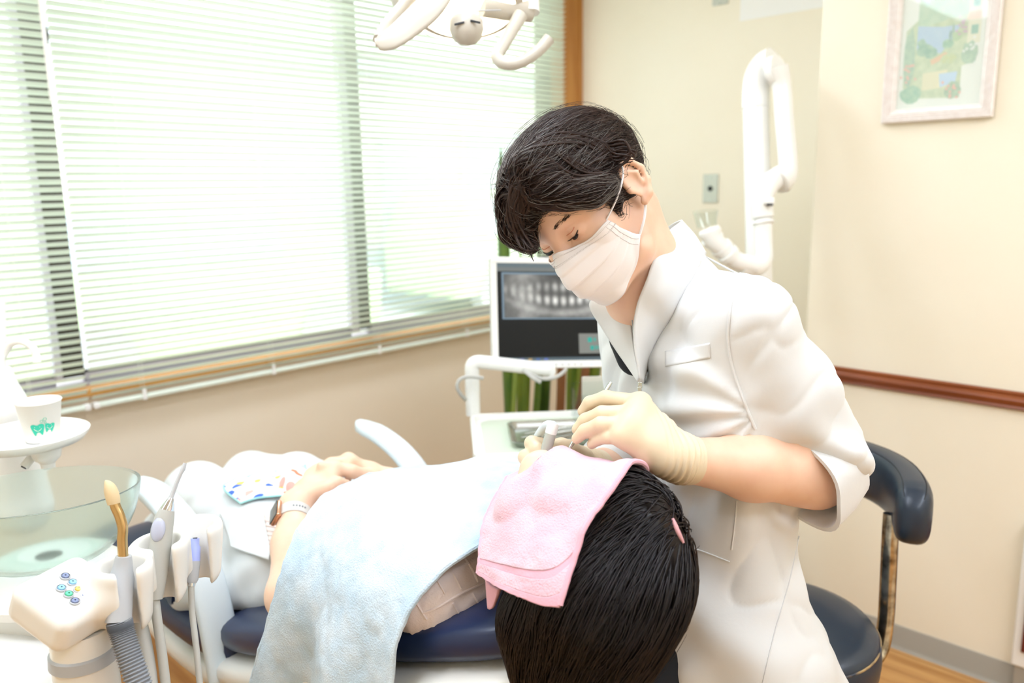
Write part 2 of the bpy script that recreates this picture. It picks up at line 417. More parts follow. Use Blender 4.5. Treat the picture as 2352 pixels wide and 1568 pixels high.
m_leafy = mat('yellow_green_leaf', '#8fa43a', .4, var=(9, '#3c6a26', .6), coat=.2, scale3=(1, 1, .4))
m_stem = mat('brown_stem', '#8a5f3c', .8, bump=(60, .4, .003))
m_paper = mat('white_paper', '#f6f4ee', .8)
m_teal = mat('teal_print', '#3fd0b0', .7)
m_plate = mat('plate_steel', '#c7c9bd', .4, .5)
# ================================================================ ROOM
YW, XR, XB = 2.625, 2.406, 3.205
def kk(x, z, Y): q = Y/2.612; return x*q, 1.4+(z-1.4)*q
def structure(name, m, mt, parent=None, **k):
    o = m.build(name, mt, parent, **k)
    if parent is None: o['kind'] = 'structure'
    return o
fl = structure('floor', M().bx((-1.7, -1.7, -.06), (3.4, 2.8, -.012)), m_sub)
pw = .098; pm = {}
for i in range(48):
    x = -1.62+i*.1; y = -1.65-random.random()*.8
    while y < YW-.02:
        L = random.choice((.75, .9, 1.05)); y0, y1 = max(y, -1.65), min(y+L, YW-.01); y += L+.003
        if y1-y0 < .01 or x > XB-.06: continue
        key = round(y1-y0, 3)
        if key not in pm:
            o = M().bx((0, 0, -.012), (pw, key, 0)).build('floor_plank', m_floor, fl, bevel=.0015, seg=1); pm[key] = o
        else:
            o = pm[key].copy(); COL.objects.link(o)
        o.parent = fl; o.location = (x, y0, 0)
structure('ceiling', M().bx((-1.7, -1.7, 2.5), (3.4, 2.8, 2.56)), m_ceil)
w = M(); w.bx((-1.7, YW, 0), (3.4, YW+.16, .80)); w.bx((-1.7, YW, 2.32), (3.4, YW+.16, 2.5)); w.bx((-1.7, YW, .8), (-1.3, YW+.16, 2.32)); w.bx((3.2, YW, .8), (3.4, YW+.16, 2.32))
structure('wall_window', w, m_wallshade, smooth=False)
structure('wall_back', M().bx((XB, .9, 0), (XB+.12, YW, 2.5)), m_wall, smooth=False)
structure('wall_right', M().bx((XR, -1.7, 0), (XB, 1.06, 2.5)), m_wall, bevel=.006)
structure('wall_left', M().bx((-1.7, -1.7, 0), (-1.6, YW, 2.5)), m_wall, smooth=False)
structure('wall_front', M().bx((-1.6, -1.7, 0), (XR, -1.6, 2.5)), m_wall, smooth=False)
# vinyl baseboards with a curled toe
def skirting(a, b, n, name):
    a, b, n = np.array(a, float), np.array(b, float), np.array(n, float)
    pr = [(0, 0), (.016, 0), (.012, .004), (.007, .012), (.006, .068), (.003, .073), (0, .073)]
    o = np.array([a+n*p+np.array([0, 0, q]) for p, q in pr]); structure(name, M().prism(o, b-a), m_base)
skirting((XR, -1.6, 0), (XR, 1.06, 0), (-1, 0, 0), 'baseboard_right')
skirting((XB, 1.06, 0), (XB, YW, 0), (-1, 0, 0), 'baseboard_back')
skirting((-1.6, YW, 0), (XB, YW, 0), (0, -1, 0), 'baseboard_window')
# moulded chair rail on the right wall
pr = [(0, .795), (.010, .797), (.016, .803), (.013, .808), (.018, .815), (.022, .824), (.018, .832), (.011, .836), (.013, .842), (.006, .846), (0, .846)]
structure('trim_1', M().prism([(XR-p, -1.6, q) for p, q in pr], (0, 2.657, 0)), m_rail)
# ---- window: opening, sashes, glass, wooden sill and casing
win = thing('window_1', None, None, (1, YW+.1, .82), kind='structure')
YG = YW+.085
def fx(x): return x*YG/2.612
def fz(z): return 1.4+(z-1.4)*YG/2.612
def stile(x0, x1, name='sash_stile', mt=m_bronze, y0=-.02, y1=.02, z0=.86, z1=2.3):
    M().bx((fx(x0), YG+y0, fz(z0)), (fx(x1), YG+y1, z1)).build(name, mt, win, bevel=.003)
for a, b in ((.735, .80), (1.80, 1.865), (2.885, 2.96)): stile(a, b)
for a, b in ((.715, .735), (1.765, 1.80)): stile(a, b, 'sash_edge', m_alu, -.035, .0)
for a, b in ((-1.25, .72), (.80, 1.775), (1.865, 2.885)):
    M().bx((fx(a), YG-.015, fz(.842)), (fx(b), YG+.015, fz(.868))).build('sash_rail', m_alu, win, bevel=.003)
    M().bx((fx(a), YG-.017, fz(.868)), (fx(b), YG-.005, fz(.876))).build('glazing_gasket', m_bronze, win)
    M().bx((fx(a), YG-.02, fz(1.900)), (fx(b), YG+.02, fz(1.915))).build('transom_bar', m_white, win, bevel=.003)
    M().bx((fx(a), YG-.002, fz(.87)), (fx(b), YG+.002, 2.3)).build('pane', m_pane, win)
M().bx((-1.3, YG-.045, .80), (3.05, YG+.06, fz(.842))).build('track', m_alu, win, bevel=.003)
M().bx((fx(2.96), YG-.05, .8), (3.2, YG+.06, 2.32)).build('jamb', m_wood, win, bevel=.004)
sl = structure('trim_2', M().bx((-1.3, YW-.022, .787), (3.2, YG-.03, .812)), m_woodx, bevel=.004)
tr = M(); tr.bx((3.055, YW-.018, .76), (3.192, YW+.02, 2.40)); structure('trim_3', tr, m_wood, bevel=.006)
structure('trim_4', M().bx((3.185, YW-.028, .75), (3.205, YW+.01, 2.42)), m_wood, bevel=.004)
# ---- venetian blinds: every slat a part
YB = YW-.042
def blind(x0, x1, cords, label, wand=None):
    b = thing('venetian_blind', label, 'blind', ((x0+x1)/2, YB, .76), 'venetian blinds at the window')
    n = 7; t = radians(33); v = []; wd_, th = .025, .0007; f = []
    prof = []
    for i in range(n):
        s = (i/(n-1)-.5)*wd_; c = .0022*(1-(2*i/(n-1)-1)**2); prof.append((s, c))
    pts = prof+[(s, c-th) for s, c in reversed(prof)]
    pts = [(s*cos(t)+c*sin(t), -s*sin(t)+c*cos(t)) for s, c in pts]    # room edge raised
    v = [(x0, y, z) for y, z in pts]; m = M().prism(v, (x1-x0, 0, 0))
    first = m.build('slat', m_slat, b)
    z = .79; k = 0; p = .02235
    while z < 2.36:
        o = first if k == 0 else first.copy()
        if k: COL.objects.link(o); 
        dz = random.uniform(-.0006, .0006)
        o.location = (0, YB, z+dz); o.rotation_euler = (random.uniform(-.05, .05), 0, 0); k += 1; z += p
        par(o, b)
    M().bx((x0, YB-.0125, .757), (x1, YB+.0125, .772)).build('bottom_rail', m_slat, b, bevel=.004)
    for s in (x0-.002, x1-.016): M().bx((s, YB-.0135, .755), (s+.018, YB+.0135, .774)).build('rail_cap', m_white, b, bevel=.003)
    M().bx((x0, YB-.02, 2.37), (x1, YB+.02, 2.42)).build('head_rail', m_slat, b, bevel=.003)
    for c in cords:
        for dy in (-.0135, .0135): M().cyl((c, YB+dy, .772), (c, YB+dy, 2.37), .0008, n=6).build('ladder_cord', m_cord, b)
        M().bx((c-.006, YB-.0145, .755), (c+.006, YB-.0125, .79)).build('cord_clip', m_white, b)
    if wand: M().cyl((wand, YB-.03, 1.66), (wand, YB-.03, 2.38), .006, n=8).build('tilt_wand', m_white, b)
xr_ = PY(214, 925, YB)[0]
blind(xr_, 3.045, [PY(325, 870, YB)[0], PY(622, 812, YB)[0], PY(866, 770, YB)[0], PY(1068, 740, YB)[0]], 'wide pale green venetian blind over the two window panes beside the wood casing')
blind(-1.25, xr_-.012, [PY(68, 900, YB)[0], -.1, -.8], 'narrow pale green venetian blind at far left behind the cup filler', wand=PY(106, 120, YB-.03)[0])
# window catch on the sash
M().tube(catmull([PY(103, 60, YG-.03), PY(109, 80, YG-.03), PY(107, 100, YG-.03)], 8), .005, 6).build('sash_catch', m_bronze, win)
# ---- ceiling lamps of the surgery; last two added as fill for back corner and window wall
m_diff = emitter('lamp_diffuser', '#e6f0ff', CEIL_W)
for i, (x, y) in enumerate(((.45, -.75), (.45, .75), (1.7, -.65), (1.6, 1.85), (-.7, 1.6))):
    t = thing('ceiling_light', ('ceiling light panel behind the camera above the entrance side', 'ceiling light panel above the spittoon and patient', 'ceiling light panel near the right wall', 'added fill light panel on the ceiling above the corner plant', 'added fill light panel on the ceiling at far left by the window')[i], 'ceiling light', (x, y, 2.45), 'ceiling lights')
    M().bx((x-.62, y-.17, 2.44), (x+.62, y+.17, 2.5)).build('housing', m_white, t, bevel=.006)
    M().bx((x-.58, y-.14, 2.425), (x+.58, y+.14, 2.441)).build('diffuser', m_diff, t)
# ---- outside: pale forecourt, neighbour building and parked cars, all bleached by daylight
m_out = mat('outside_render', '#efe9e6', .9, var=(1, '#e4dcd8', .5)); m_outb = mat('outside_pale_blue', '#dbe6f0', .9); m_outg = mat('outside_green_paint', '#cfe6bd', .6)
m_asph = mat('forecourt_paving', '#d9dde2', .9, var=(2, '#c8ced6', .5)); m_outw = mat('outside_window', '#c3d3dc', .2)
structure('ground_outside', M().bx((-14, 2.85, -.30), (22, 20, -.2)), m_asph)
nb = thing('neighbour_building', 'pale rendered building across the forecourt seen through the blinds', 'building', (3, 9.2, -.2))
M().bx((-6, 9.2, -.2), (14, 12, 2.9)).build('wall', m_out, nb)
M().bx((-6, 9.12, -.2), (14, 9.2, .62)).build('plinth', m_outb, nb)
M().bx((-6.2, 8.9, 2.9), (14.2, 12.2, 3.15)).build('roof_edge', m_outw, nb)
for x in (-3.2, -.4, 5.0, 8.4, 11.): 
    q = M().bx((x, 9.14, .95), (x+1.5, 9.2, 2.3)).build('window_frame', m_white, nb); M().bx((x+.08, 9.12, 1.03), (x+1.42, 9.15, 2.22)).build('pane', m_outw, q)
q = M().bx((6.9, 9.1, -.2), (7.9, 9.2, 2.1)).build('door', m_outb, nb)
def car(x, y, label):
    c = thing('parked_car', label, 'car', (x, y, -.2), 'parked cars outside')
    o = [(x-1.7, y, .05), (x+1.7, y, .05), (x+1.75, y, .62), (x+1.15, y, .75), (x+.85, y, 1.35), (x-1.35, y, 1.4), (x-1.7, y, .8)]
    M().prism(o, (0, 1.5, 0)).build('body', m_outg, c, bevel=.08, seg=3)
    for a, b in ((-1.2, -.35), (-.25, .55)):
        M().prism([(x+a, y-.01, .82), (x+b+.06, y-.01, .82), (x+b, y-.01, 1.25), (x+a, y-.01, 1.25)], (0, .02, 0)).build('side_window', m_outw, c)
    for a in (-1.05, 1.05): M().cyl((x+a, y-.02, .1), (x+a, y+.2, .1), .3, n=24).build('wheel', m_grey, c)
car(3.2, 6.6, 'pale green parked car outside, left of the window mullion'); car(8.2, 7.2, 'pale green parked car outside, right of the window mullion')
# ================================================================ DENTAL CHAIR
def loft(m, rings, cap=True):
    R = np.array(rings, float); a, n = R.shape[:2]
    f = [(i*n+k, i*n+(k+1) % n, (i+1)*n+(k+1) % n, (i+1)*n+k) for i in range(a-1) for k in range(n)]
    if cap: f += [tuple(range(n-1, -1, -1)), tuple((a-1)*n+k for k in range(n))]
    return m.add(R.reshape(-1, 3), f)
def pad(st, n=40, e=3.2, sag=.0, dense=40):
    """upholstered pad along Y: stations (y, z, x_centre, half width, half thickness)"""
    S = catmull(st, dense); rings = []
    T = np.gradient(S[:, :2], axis=0)
    for s, t in zip(S, T):
        ty, tz = t/np.hypot(*t); r = []
        for k in range(n):
            a = 2*pi*k/n; c, q = cos(a), sin(a); w = abs(c)**(2/e)*np.sign(c)*s[3]; h = abs(q)**(2/e)*np.sign(q)*s[4]
            if q > 0: h -= sag*(1-(w/max(s[3], 1e-6))**2)
            r.append((s[2]+w, s[0]-tz*h, s[1]+ty*h))
        rings.append(r)
    return loft(M(), rings)
ch = thing('dental_chair', 'navy leather reclined dental chair with white shell under the patient', 'dental chair', (.81, 1.4, 0))
bs = [(.575, .872, .81, .06, .012), (.585, .87, .81, .14, .03), (.65, .85, .81, .195, .038), (.78, .805, .81, .225, .042), (1.0, .725, .81, .245, .045), (1.18, .655, .81, .25, .045), (1.30, .615, .81, .24, .04), (1.33, .605, .81, .20, .015)]
M_ = pad(bs, sag=.006); M_.build('backrest_cushion', m_navy, ch, angle=60)
pad([(y-.004, z-.062, x, w*1.03+.01, t*.75+.004) for y, z, x, w, t in bs]).build('backrest_shell', m_warm, ch, angle=60)
ss = [(1.26, .60, .81, .20, .02), (1.30, .592, .81, .25, .045), (1.5, .585, .81, .262, .05), (1.75, .60, .81, .25, .048), (1.92, .575, .81, .235, .045), (2.15, .46, .81, .21, .042), (2.42, .31, .81, .18, .035), (2.46, .29, .81, .12, .015)]
pad(ss, sag=.004).build('seat_cushion', m_navy, ch, angle=60)
pad([(y, z-.07, x, w*.98, t*.9) for y, z, x, w, t in ss]).build('seat_shell', m_white, ch, angle=60)
hs = [(.50, .815, .72, .015, .008), (.51, .82, .72, .04, .018), (.55, .832, .73, .045, .02), (.60, .845, .76, .05, .02), (.62, .848, .76, .03, .012)]
pad(hs).build('headrest', m_navy, ch, angle=60)
M().box((.8, .62, .80), (.07, .14, .02)).build('headrest_bar', m_chrome, ch, bevel=.005)
pr = [(.0, .0), (.30, 0), (.31, .03), (.28, .06), (.19, .10), (.17, .30), (.20, .46), (.22, .53)]
M().lathe(pr, (.81, 1.42, 0), 36, sy=1.35, cap=True).build('base_column', m_white, ch, angle=50)
for sg in (1, -1):
    path = catmull([(sg*.262, 1.59, .836), (sg*.262, 1.50, .826), (sg*.26, 1.41, .796), (sg*.26, 1.345, .742), (sg*.26, 1.31, .66), (sg*.26, 1.292, .57), (sg*.26, 1.285, .535)], 36)
    path += np.array([.83, 0, 0]); hw = np.interp(np.arange(36), [0, 1, 3, 25, 33, 34, 35], [.012, .022, .029, .032, .032, .026, .014])
    R = []
    T = np.gradient(path, axis=0)
    for p_, t_, w_ in zip(path, T, hw):
        t_ = nrm(t_); s_ = np.array([1., 0, 0]); u_ = np.cross(s_, t_); u_ *= np.sign(u_[2]) if abs(u_[2]) > .05 else 1
        if u_[2] < 0: u_ = -u_
        R.append([p_+s_*w_*abs(cos(a))**.6*np.sign(cos(a))+u_*.013*abs(sin(a))**.6*np.sign(sin(a)) for a in np.linspace(0, 2*pi, 20, endpoint=False)])
    a_ = loft(M(), R).build('armrest', m_pale, ch, angle=50)
    M().cyl((.83+sg*.25, 1.315, .60), (.83+sg*.15, 1.33, .56), .02).build('armrest_bracket', m_white, a_)

# ================================================================ HEADS AND HANDS (shared builders)
def headvol(v, O, f, l, u, ear=True, k=.02, nose=True):
    O, f, l, u = (np.array(x, float) for x in (O, f, l, u)); R = np.stack([f, l, u], 1)
    L = lambda a, b, c: O+f*a+l*b+u*c
    v.ell(L(-.010, 0, .032), (.098, .075, .086), R, k)
    v.ell(L(.030, 0, -.030), (.062, .060, .082), R, .03)
    v.ell(L(.052, 0, .035), (.040, .056, .045), R, .03)
    for s in (1, -1):
        v.chain([L(-.002, s*.053, -.055), L(.03, s*.047, -.085), L(.075, s*.014, -.098)], [.016, .016, .016], .022)
        v.ell(L(.060, s*.043, -.026), (.020, .022, .018), R, .02)
        v.chain([L(.080, s*.012, .019), L(.079, s*.032, .021), L(.068, s*.052, .012)], [.008, .008, .007], .014)
        v.ell(L(.098, s*.032, -.002), (.014, .018, .010), R, .012, 's')
        v.ell(L(.0755, s*.032, -.002), (.0138, .0165, .0138), R, .003)
    if nose: v.chain([L(.087, 0, .012), L(.098, 0, -.018), L(.110, 0, -.042)], [.008, .009, .011], .012)
    for s in (1, -1) if nose else (): v.ell(L(.098, s*.012, -.045), (.011, .008, .008), R, .008)
    v.ell(L(.086, 0, -.070), (.012, .024, .010), R, .014)
    v.ell(L(.080, 0, -.098), (.016, .020, .014), R, .018)
    if ear:
        for s in (1, -1):
            b = lambda a, o, c: L(a, s*(.074+o), c)
            hx = [b(.004, .004, -.004), b(.002, .008, .012), b(-.010, .012, .020), b(-.024, .015, .014), b(-.031, .016, -.004), b(-.026, .015, -.022), b(-.014, .011, -.036), b(-.004, .006, -.040)]
            v.ell(b(-.013, .007, -.010), (.017, .004, .027), np.stack([nrm(f+.35*l*s*-1), l, u], 1), .006)
            v.chain(hx, [.0035, .004, .0042, .0042, .004, .0042, .006, .006], .004)
            v.chain([b(-.008, .010, .008), b(-.019, .013, -.004), b(-.017, .012, -.018)], .0032, .005)
            v.ell(b(-.006, .0145, -.012), (.009, .006, .012), R, .006, 's')
            v.ell(b(.004, .005, -.014), (.004, .004, .006), R, .005)
    return L
def digit(v, pts, r, k=.004): v.chain(pts, r, k)
def handvol(v, wrist, mcp, fing, thumb, rw=.024, rp=.011, rf=.0088, rt_=.0100, k=.010, fore=None):
    """palm spans wrist and knuckles; fing: list of [pip, dip, tip]; thumb: [base, mp, ip, tip]"""
    wrist = np.array(wrist, float)
    for i, m in enumerate(mcp): v.cone(wrist+(np.array(m)-wrist)*.12, m, rp*1.25, rp*1.06, .022)
    for i in range(3):
        v.cone(mcp[i], mcp[i+1], rp, rp, .012)
        v.cone((np.array(mcp[i])+wrist)/2, (np.array(mcp[i+1])+wrist)/2, rp*1.2, rp*1.2, .016)
    v.ell(wrist, (rw, rw, rw), None, .02)
    for i, fg in enumerate(fing):
        q = rf*(1, 1.02, .97, .86)[i]
        v.chain([mcp[i]]+list(fg), [q*1.14, q*1.04, q*.94, q*.78], .0035)
    v.chain(thumb, [rt_*1.55, rt_*1.2, rt_*1.05, rt_*.8], k)
def PL(*a): return [P(*q) for q in a]

# ================================================================ PATIENT
pt = thing('person', 'person in pale clothes lying on the dental chair with face under a pink towel', 'person', (.8, 1.2, .6))
pf, pu = nrm((.05, -.10, .99)), nrm((.10, -.985, -.09)); pl = nrm(np.cross(pu, pf)); pu = np.cross(pf, pl)
PO = np.array((.748, .588, .952))
PV = Vol(axs((.42, .60, .006), (.60, .98, .0035), (.98, 1.16, .006)), axs((.38, 1.16, .006), (1.16, 1.46, .0035), (1.46, 2.6, .009)), axs((.18, .70, .009), (.70, 1.12, .0045)))
headvol(PV, PO, pf, pl, pu, ear=False, nose=False)
PV.chain([PO-pu*.07-pf*.03, (.765, .73, .90), (.79, .80, .86)], [.050, .052, .06], .03)
def torso(v, g=0, legs=True):
    v.cone((.69, .80, .855), (.94, .80, .865), .070+g, .070+g, .03)
    v.cone((.70, .95, .815), (.93, .95, .820), .098+g, .098+g, .05)
    v.cone((.72, 1.14, .735), (.92, 1.14, .738), .098+g, .098+g, .05)
    v.cone((.73, 1.33, .690), (.93, 1.33, .690), .100+g, .100+g, .05)
kneeL, kneeR = P(452, 1137, 1.87), P(582, 1106, 1.98)
def legs(v, g=0):
    for hip, kn in (((.745, 1.36, .695), kneeL), ((.915, 1.36, .70), kneeR)):
        v.chain([hip, (np.array(hip)*.45+kn*.55)+np.array([0, 0, .008]), kn], [.098+g, .083+g, .064+g], .03)
        v.chain([kn, kn+np.array([0, .18, -.15]), kn+np.array([0, .38, -.34])], [.062+g, .058+g, .045+g], .02)
shL, elL, wrL = np.array((.645, .785, .855)), np.array((.606, 1.10, .755)), P(676, 1165, 1.465)
shR, elR, wrR = np.array((.985, .80, .86)), np.array((1.03, 1.10, .775)), P(900, 1112, 1.60)
torso(PV); legs(PV, -.012)
PV.chain([shL, elL], [.050, .039], .03); PV.chain([elL, elL*.45+wrL*.55, wrL], [.037, .034, .0255], .02)
PV.chain([shR, elR], [.050, .042], .03); PV.chain([elR, elR*.45+wrR*.55, wrR], [.041, .036, .0255], .02)
handvol(PV, wrL, PL((764, 1090, 1.515), (748, 1082, 1.535), (731, 1082, 1.555), (714, 1092, 1.565)),
        [PL((790, 1078, 1.55), (800, 1090, 1.57), (800, 1100, 1.58)), PL((770, 1068, 1.57), (785, 1078, 1.59), (790, 1090, 1.60)), PL((748, 1068, 1.59), (765, 1074, 1.61), (775, 1085, 1.62)), PL((722, 1080, 1.60), (738, 1078, 1.62), (750, 1085, 1.63))],
        PL((712, 1132, 1.475), (748, 1121, 1.478), (774, 1108, 1.49), (798, 1111, 1.50)))
handvol(PV, wrR, PL((806, 1060, 1.575), (800, 1056, 1.60), (800, 1058, 1.625), (806, 1064, 1.645)),
        [PL((766, 1062, 1.56), (740, 1076, 1.555), (722, 1090, 1.55)), PL((760, 1060, 1.60), (732, 1076, 1.60), (712, 1092, 1.60)), PL((760, 1062, 1.625), (735, 1078, 1.63), (718, 1094, 1.63)), PL((770, 1070, 1.645), (748, 1084, 1.65), (732, 1096, 1.65))],
        PL((858, 1098, 1.565), (808, 1082, 1.535), (768, 1072, 1.525), (736, 1068, 1.52)))
# feet
for kn in (kneeL, kneeR): PV.chain([kn+np.array([0, .38, -.34]), kn+np.array([0, .44, -.37]), kn+np.array([0, .52, -.30])], [.04, .042, .03], .02)
volmesh(PV, 'body', m_skinp, pt)
# clothing: knit top
KV = Vol(axs((.44, 1.2, .006)), axs((.62, 1.42, .006)), axs((.52, 1.0, .006)))
torso(KV, .010); KV.chain([shL, shL*.35+elL*.65], [.062, .056], .03); KV.chain([shR, shR*.35+elR*.65], [.062, .056], .03)
KV.chain([(.765, .715, .90), (.79, .80, .86)], [.058, .07], .03); KV.cut((.77, .725, .90), (0, -.93, .35))
KV.cut((.8, 1.29, .7), (0, 1, -.1))
def knitd(V, N):
    return .0022*np.sign(np.sin(V[:, 1]*2*pi/.030+1.5*V[:, 0]))*(np.abs(np.sin(V[:, 1]*2*pi/.030+1.5*V[:, 0])) > .9)*-1+.004*vnoise(V, 14, 3)
kn_ = volmesh(KV, 'knit_top', m_knit, pt, disp=knitd)
# clothing: trousers with folds
TV = Vol(axs((.55, 1.12, .007)), axs((1.2, 2.36, .008)), axs((.26, .86, .007)))
TV.cone((.73, 1.30, .690), (.93, 1.30, .690), .107, .107, .05); legs(TV, .010)
TV.chain([(.615, 1.36, .665), (.60, 1.47, .655), (.62, 1.60, .665)], [.03, .045, .03], .05)
TV.cut((.8, 1.24, .7), (0, -1, 0)); 
def trd(V, N):
    s = V[:, 1]*1.0+V[:, 2]*1.6; return .006*np.sin(s*62+3*vnoise(V, 7, 1))*np.clip((V[:, 2]-.5)*3, 0, 1)*(V[:, 1] < 1.62)*(.5+.5*vnoise(V, 9, 5))+.005*vnoise(V, 16, 2)
tro = volmesh(TV, 'trousers', m_trous, pt, disp=trd)
KT = bvh(kn_)
for ln in ([(972, 1408), (1010, 1392), (1060, 1362), (1112, 1338)], [(985, 1302), (1003, 1330), (1022, 1362)], [(1022, 1284), (1042, 1318), (1060, 1352)], [(1062, 1272), (1082, 1302), (1098, 1335)], [(952, 1376), (966, 1400), (980, 1422)], [(1040, 1385), (1052, 1405), (1060, 1428)], [(1085, 1362), (1098, 1385), (1108, 1412)]):
    M().tube([lay(KT, x, y, .0006) for x, y in catmull(np.array(ln, float), 14)], .0016, 6).build('knit_seam', m_knit, kn_)
TT = bvh(tro)
q = layquad(TT, [(606, 1180), (648, 1190), (660, 1300), (628, 1300)], 44, 10, .010)
q += (np.sin(np.linspace(0, 2*pi*11, 44))*.0016)[:, None, None]*-fw
M().grid(q).build('rib_hem', m_knit, kn_, solid=.003)
q = layquad(TT, [(505, 1180), (640, 1168), (622, 1282), (535, 1252)], 26, 30, .006)
q += (np.linspace(0, 1, 26)**3*.012)[:, None, None]*-fw+.002*vnoise(q.reshape(-1, 3), 26).reshape(26, 30)[..., None]*-fw
M().grid(q).build('shirt_flap', m_trous, pt, solid=.003)
# hair: a shell over the skull falling to the floor side, covered in strands
HV = Vol(axs((.48, 1.02, .005)), axs((.36, .86, .005)), axs((.56, 1.12, .005)))
RR = np.stack([pf, pl, pu], 1); PLc = lambda a, b, c: PO+pf*a+pl*b+pu*c
HV.ell(PLc(-.010, 0, .032), (.121, .085, .093), RR, .02, mg=.08)
HV.chain([PLc(-.035, .0, .02), P(1365, 1390, .955), P(1335, 1530, .965), P(1330, 1660, .98)], [.080, .076, .058, .04], .04, mg=.08)
HV.chain([PLc(-.05, .03, -.02), P(1245, 1430, .98), P(1275, 1540, .985), P(1300, 1660, .99)], [.055, .040, .034, .03], .04, mg=.08)
HV.chain([PLc(-.03, -.02, .05), P(1462, 1350, .95), P(1440, 1450, .95)], [.052, .044, .035], .04, mg=.08)
HV.ell(PLc(.115, 0, -.080), (.085, .072, .098), RR, .02, 's', mg=.08)
hd = volmesh(HV, 'hair', m_hairk, pt, disp=lambda V, N: -.004+.004*np.sin(120*(V@nrm(rt*.9+up*.3))+4*vnoise(V, 12)))
sv, sf = HV.surf(); pick = rng.choice(len(sv), 5200); seeds = sv[pick]
top_ = PLc(.045, 0, .085)
def pflow(p, t):
    q = p-PLc(.03, -.01, .095); a = nrm(-rt*.55-up*.85)
    away = q/(np.linalg.norm(q, axis=1)[:, None]+1e-6); w = np.exp(-np.linalg.norm(q, axis=1)/.12)[:, None]
    return away*w*1.6+a*(1-w)*1.0-np.array([0, 0, .55])
V_, Q_ = strands(HV, seeds, pflow, 12, .012, .0011, rng.uniform(-.001, .006, len(seeds)), jit=.16)
npmesh('hair_strands', V_, Q_, m_hairk, hd, angle=180)
pj = sv-CAM; pxx = W/2+F*(pj@rt)/(pj@fw); pyy = H/2-F*(pj@up)/(pj@fw); low = sv[(pxx > 1380) & (pyy > 1250)]; seeds = low[rng.choice(len(low), 60)]
V_, Q_ = strands(HV, seeds, pflow, 14, .013, .0004, rng.uniform(.003, .012, len(seeds)), jit=.35)
npmesh('flyaway_hairs', V_, Q_, m_hairk, hd, angle=180)
# hair clip
M().tube(catmull(PL((1545, 1190, .93), (1556, 1218, .925), (1570, 1246, .925)), 10), [.0015, .002, .0026, .0028, .0028, .0028, .0026, .0024, .002, .0015], 8).build('hair_clip', mat('pink_velvet', '#d9a2a6', .8), pt)
# wrist watch
wt = thing('wrist_watch', 'rose gold smart watch with pale grey strap on the wrist with the bare forearm', 'watch', P(672, 1192, 1.45))
ax_ = nrm(wrL-elL); wc = elL*.13+wrL*.87; n_ = -rt*.85+up*.30-fw*.55; n_ = nrm(n_-ax_*(n_@ax_)); s_ = np.cross(ax_, n_)
ring = [wc+(.0300*cos(a)*n_+.0292*sin(a)*s_) for a in np.linspace(0, 2*pi, 40, endpoint=False)]
R = []
for i in range(40):
    a = 2*pi*i/40; o_ = nrm(cos(a)*n_+sin(a)*s_); p_ = ring[i]; w_ = .0115
    R.append([p_+ax_*w_*c_+o_*.0018*q_ for c_, q_ in ((-1, -1), (1, -1), (1, 1), (-1, 1))])
R.append(R[0]); st_ = loft(M(), R, cap=False).build('strap', mat('pale_silicone', '#d8d6cf', .5), wt, bevel=.0008)
for j in range(5):
    a = 1.15+j*.17; o_ = nrm(cos(a)*-1*-n_*1+sin(a)*-s_*-1); p_ = wc+.0303*cos(a)*n_*1+.0295*sin(a)*s_*1
    M().cyl(p_, p_+o_*.0025, .0016, n=8).build('strap_hole', m_dkhose, st_)
RW = np.stack([ax_, s_, n_], 1); cc = wc+n_*.0335
M().box(cc, (.038, .033, .0095), RW).build('case', mat('rose_gold', '#d9a689', .25, .9), wt, bevel=.004, seg=4)
M().box(cc+n_*.0052, (.034, .029, .0015), RW).build('screen', mat('watch_glass', '#3c4a4e', .08, coat=.5), wt, bevel=.0006)
M().cyl(cc+s_*-.0165+ax_*.007, cc+s_*-.0188+ax_*.007, .0035, n=14).build('crown', MT['rose_gold'], wt)

# ---------------------------------------------------------------- towels
def terry(q, a, b): return .0022*vnoise(q, 60, 1)+.0016*vnoise(q, 150, 2)
def bz(z, Y): return z-max(0, Y-.90)*.30-max(0, .83-Y)*.15
rows = [(1.06, .84, .77, 1.10), (.985, .925, .745, 1.13), (.83, .966, .725, 1.14), (.70, .962, .715, 1.115), (.612, .925, .735, 1.065), (.563, .865, .752, 1.045), (.540, .775, .750, 1.06), (.535, .68, .735, 1.11), (.53, .58, .725, 1.15), (.53, .46, .72, 1.17)]
G = []
for i, (x, z, y0, y1) in enumerate(rows):
    r = []
    for j in range(7):
        y = y0+(y1-y0)*j/6; fold = 0 if i < 5 else (.026*sin(j*1.9+.4)*(i-4)/4)
        r.append((x+fold, y, bz(z, y) if i < 6 else bz(z, y)+.0))
    G.append(r)
def blued(q, a, b): return terry(q, a, b)+.006*vnoise(q, 9, 4)+.003*vnoise(q, 22, 6)
tb = thing('bath_towel', 'pale blue terry towel draped over the chest and hanging down the side', 'towel', (.7, .95, .7))
q = drape(sheet(G, 170, 110, blued), [PV, KV], .010)
M().grid(q).build('cloth', m_blue, tb, solid=.006)
e_ = np.concatenate([q[:, 0]]); M().tube(e_[::2], .0042, 8).build('hem', m_blue, tb)
M().tube(q[::2, -1], .0042, 8).build('hem', m_blue, tb)
pk = thing('face_towel', 'pink terry hand towel laid over the face of the person lying down', 'towel', P(1250, 1200, .98))
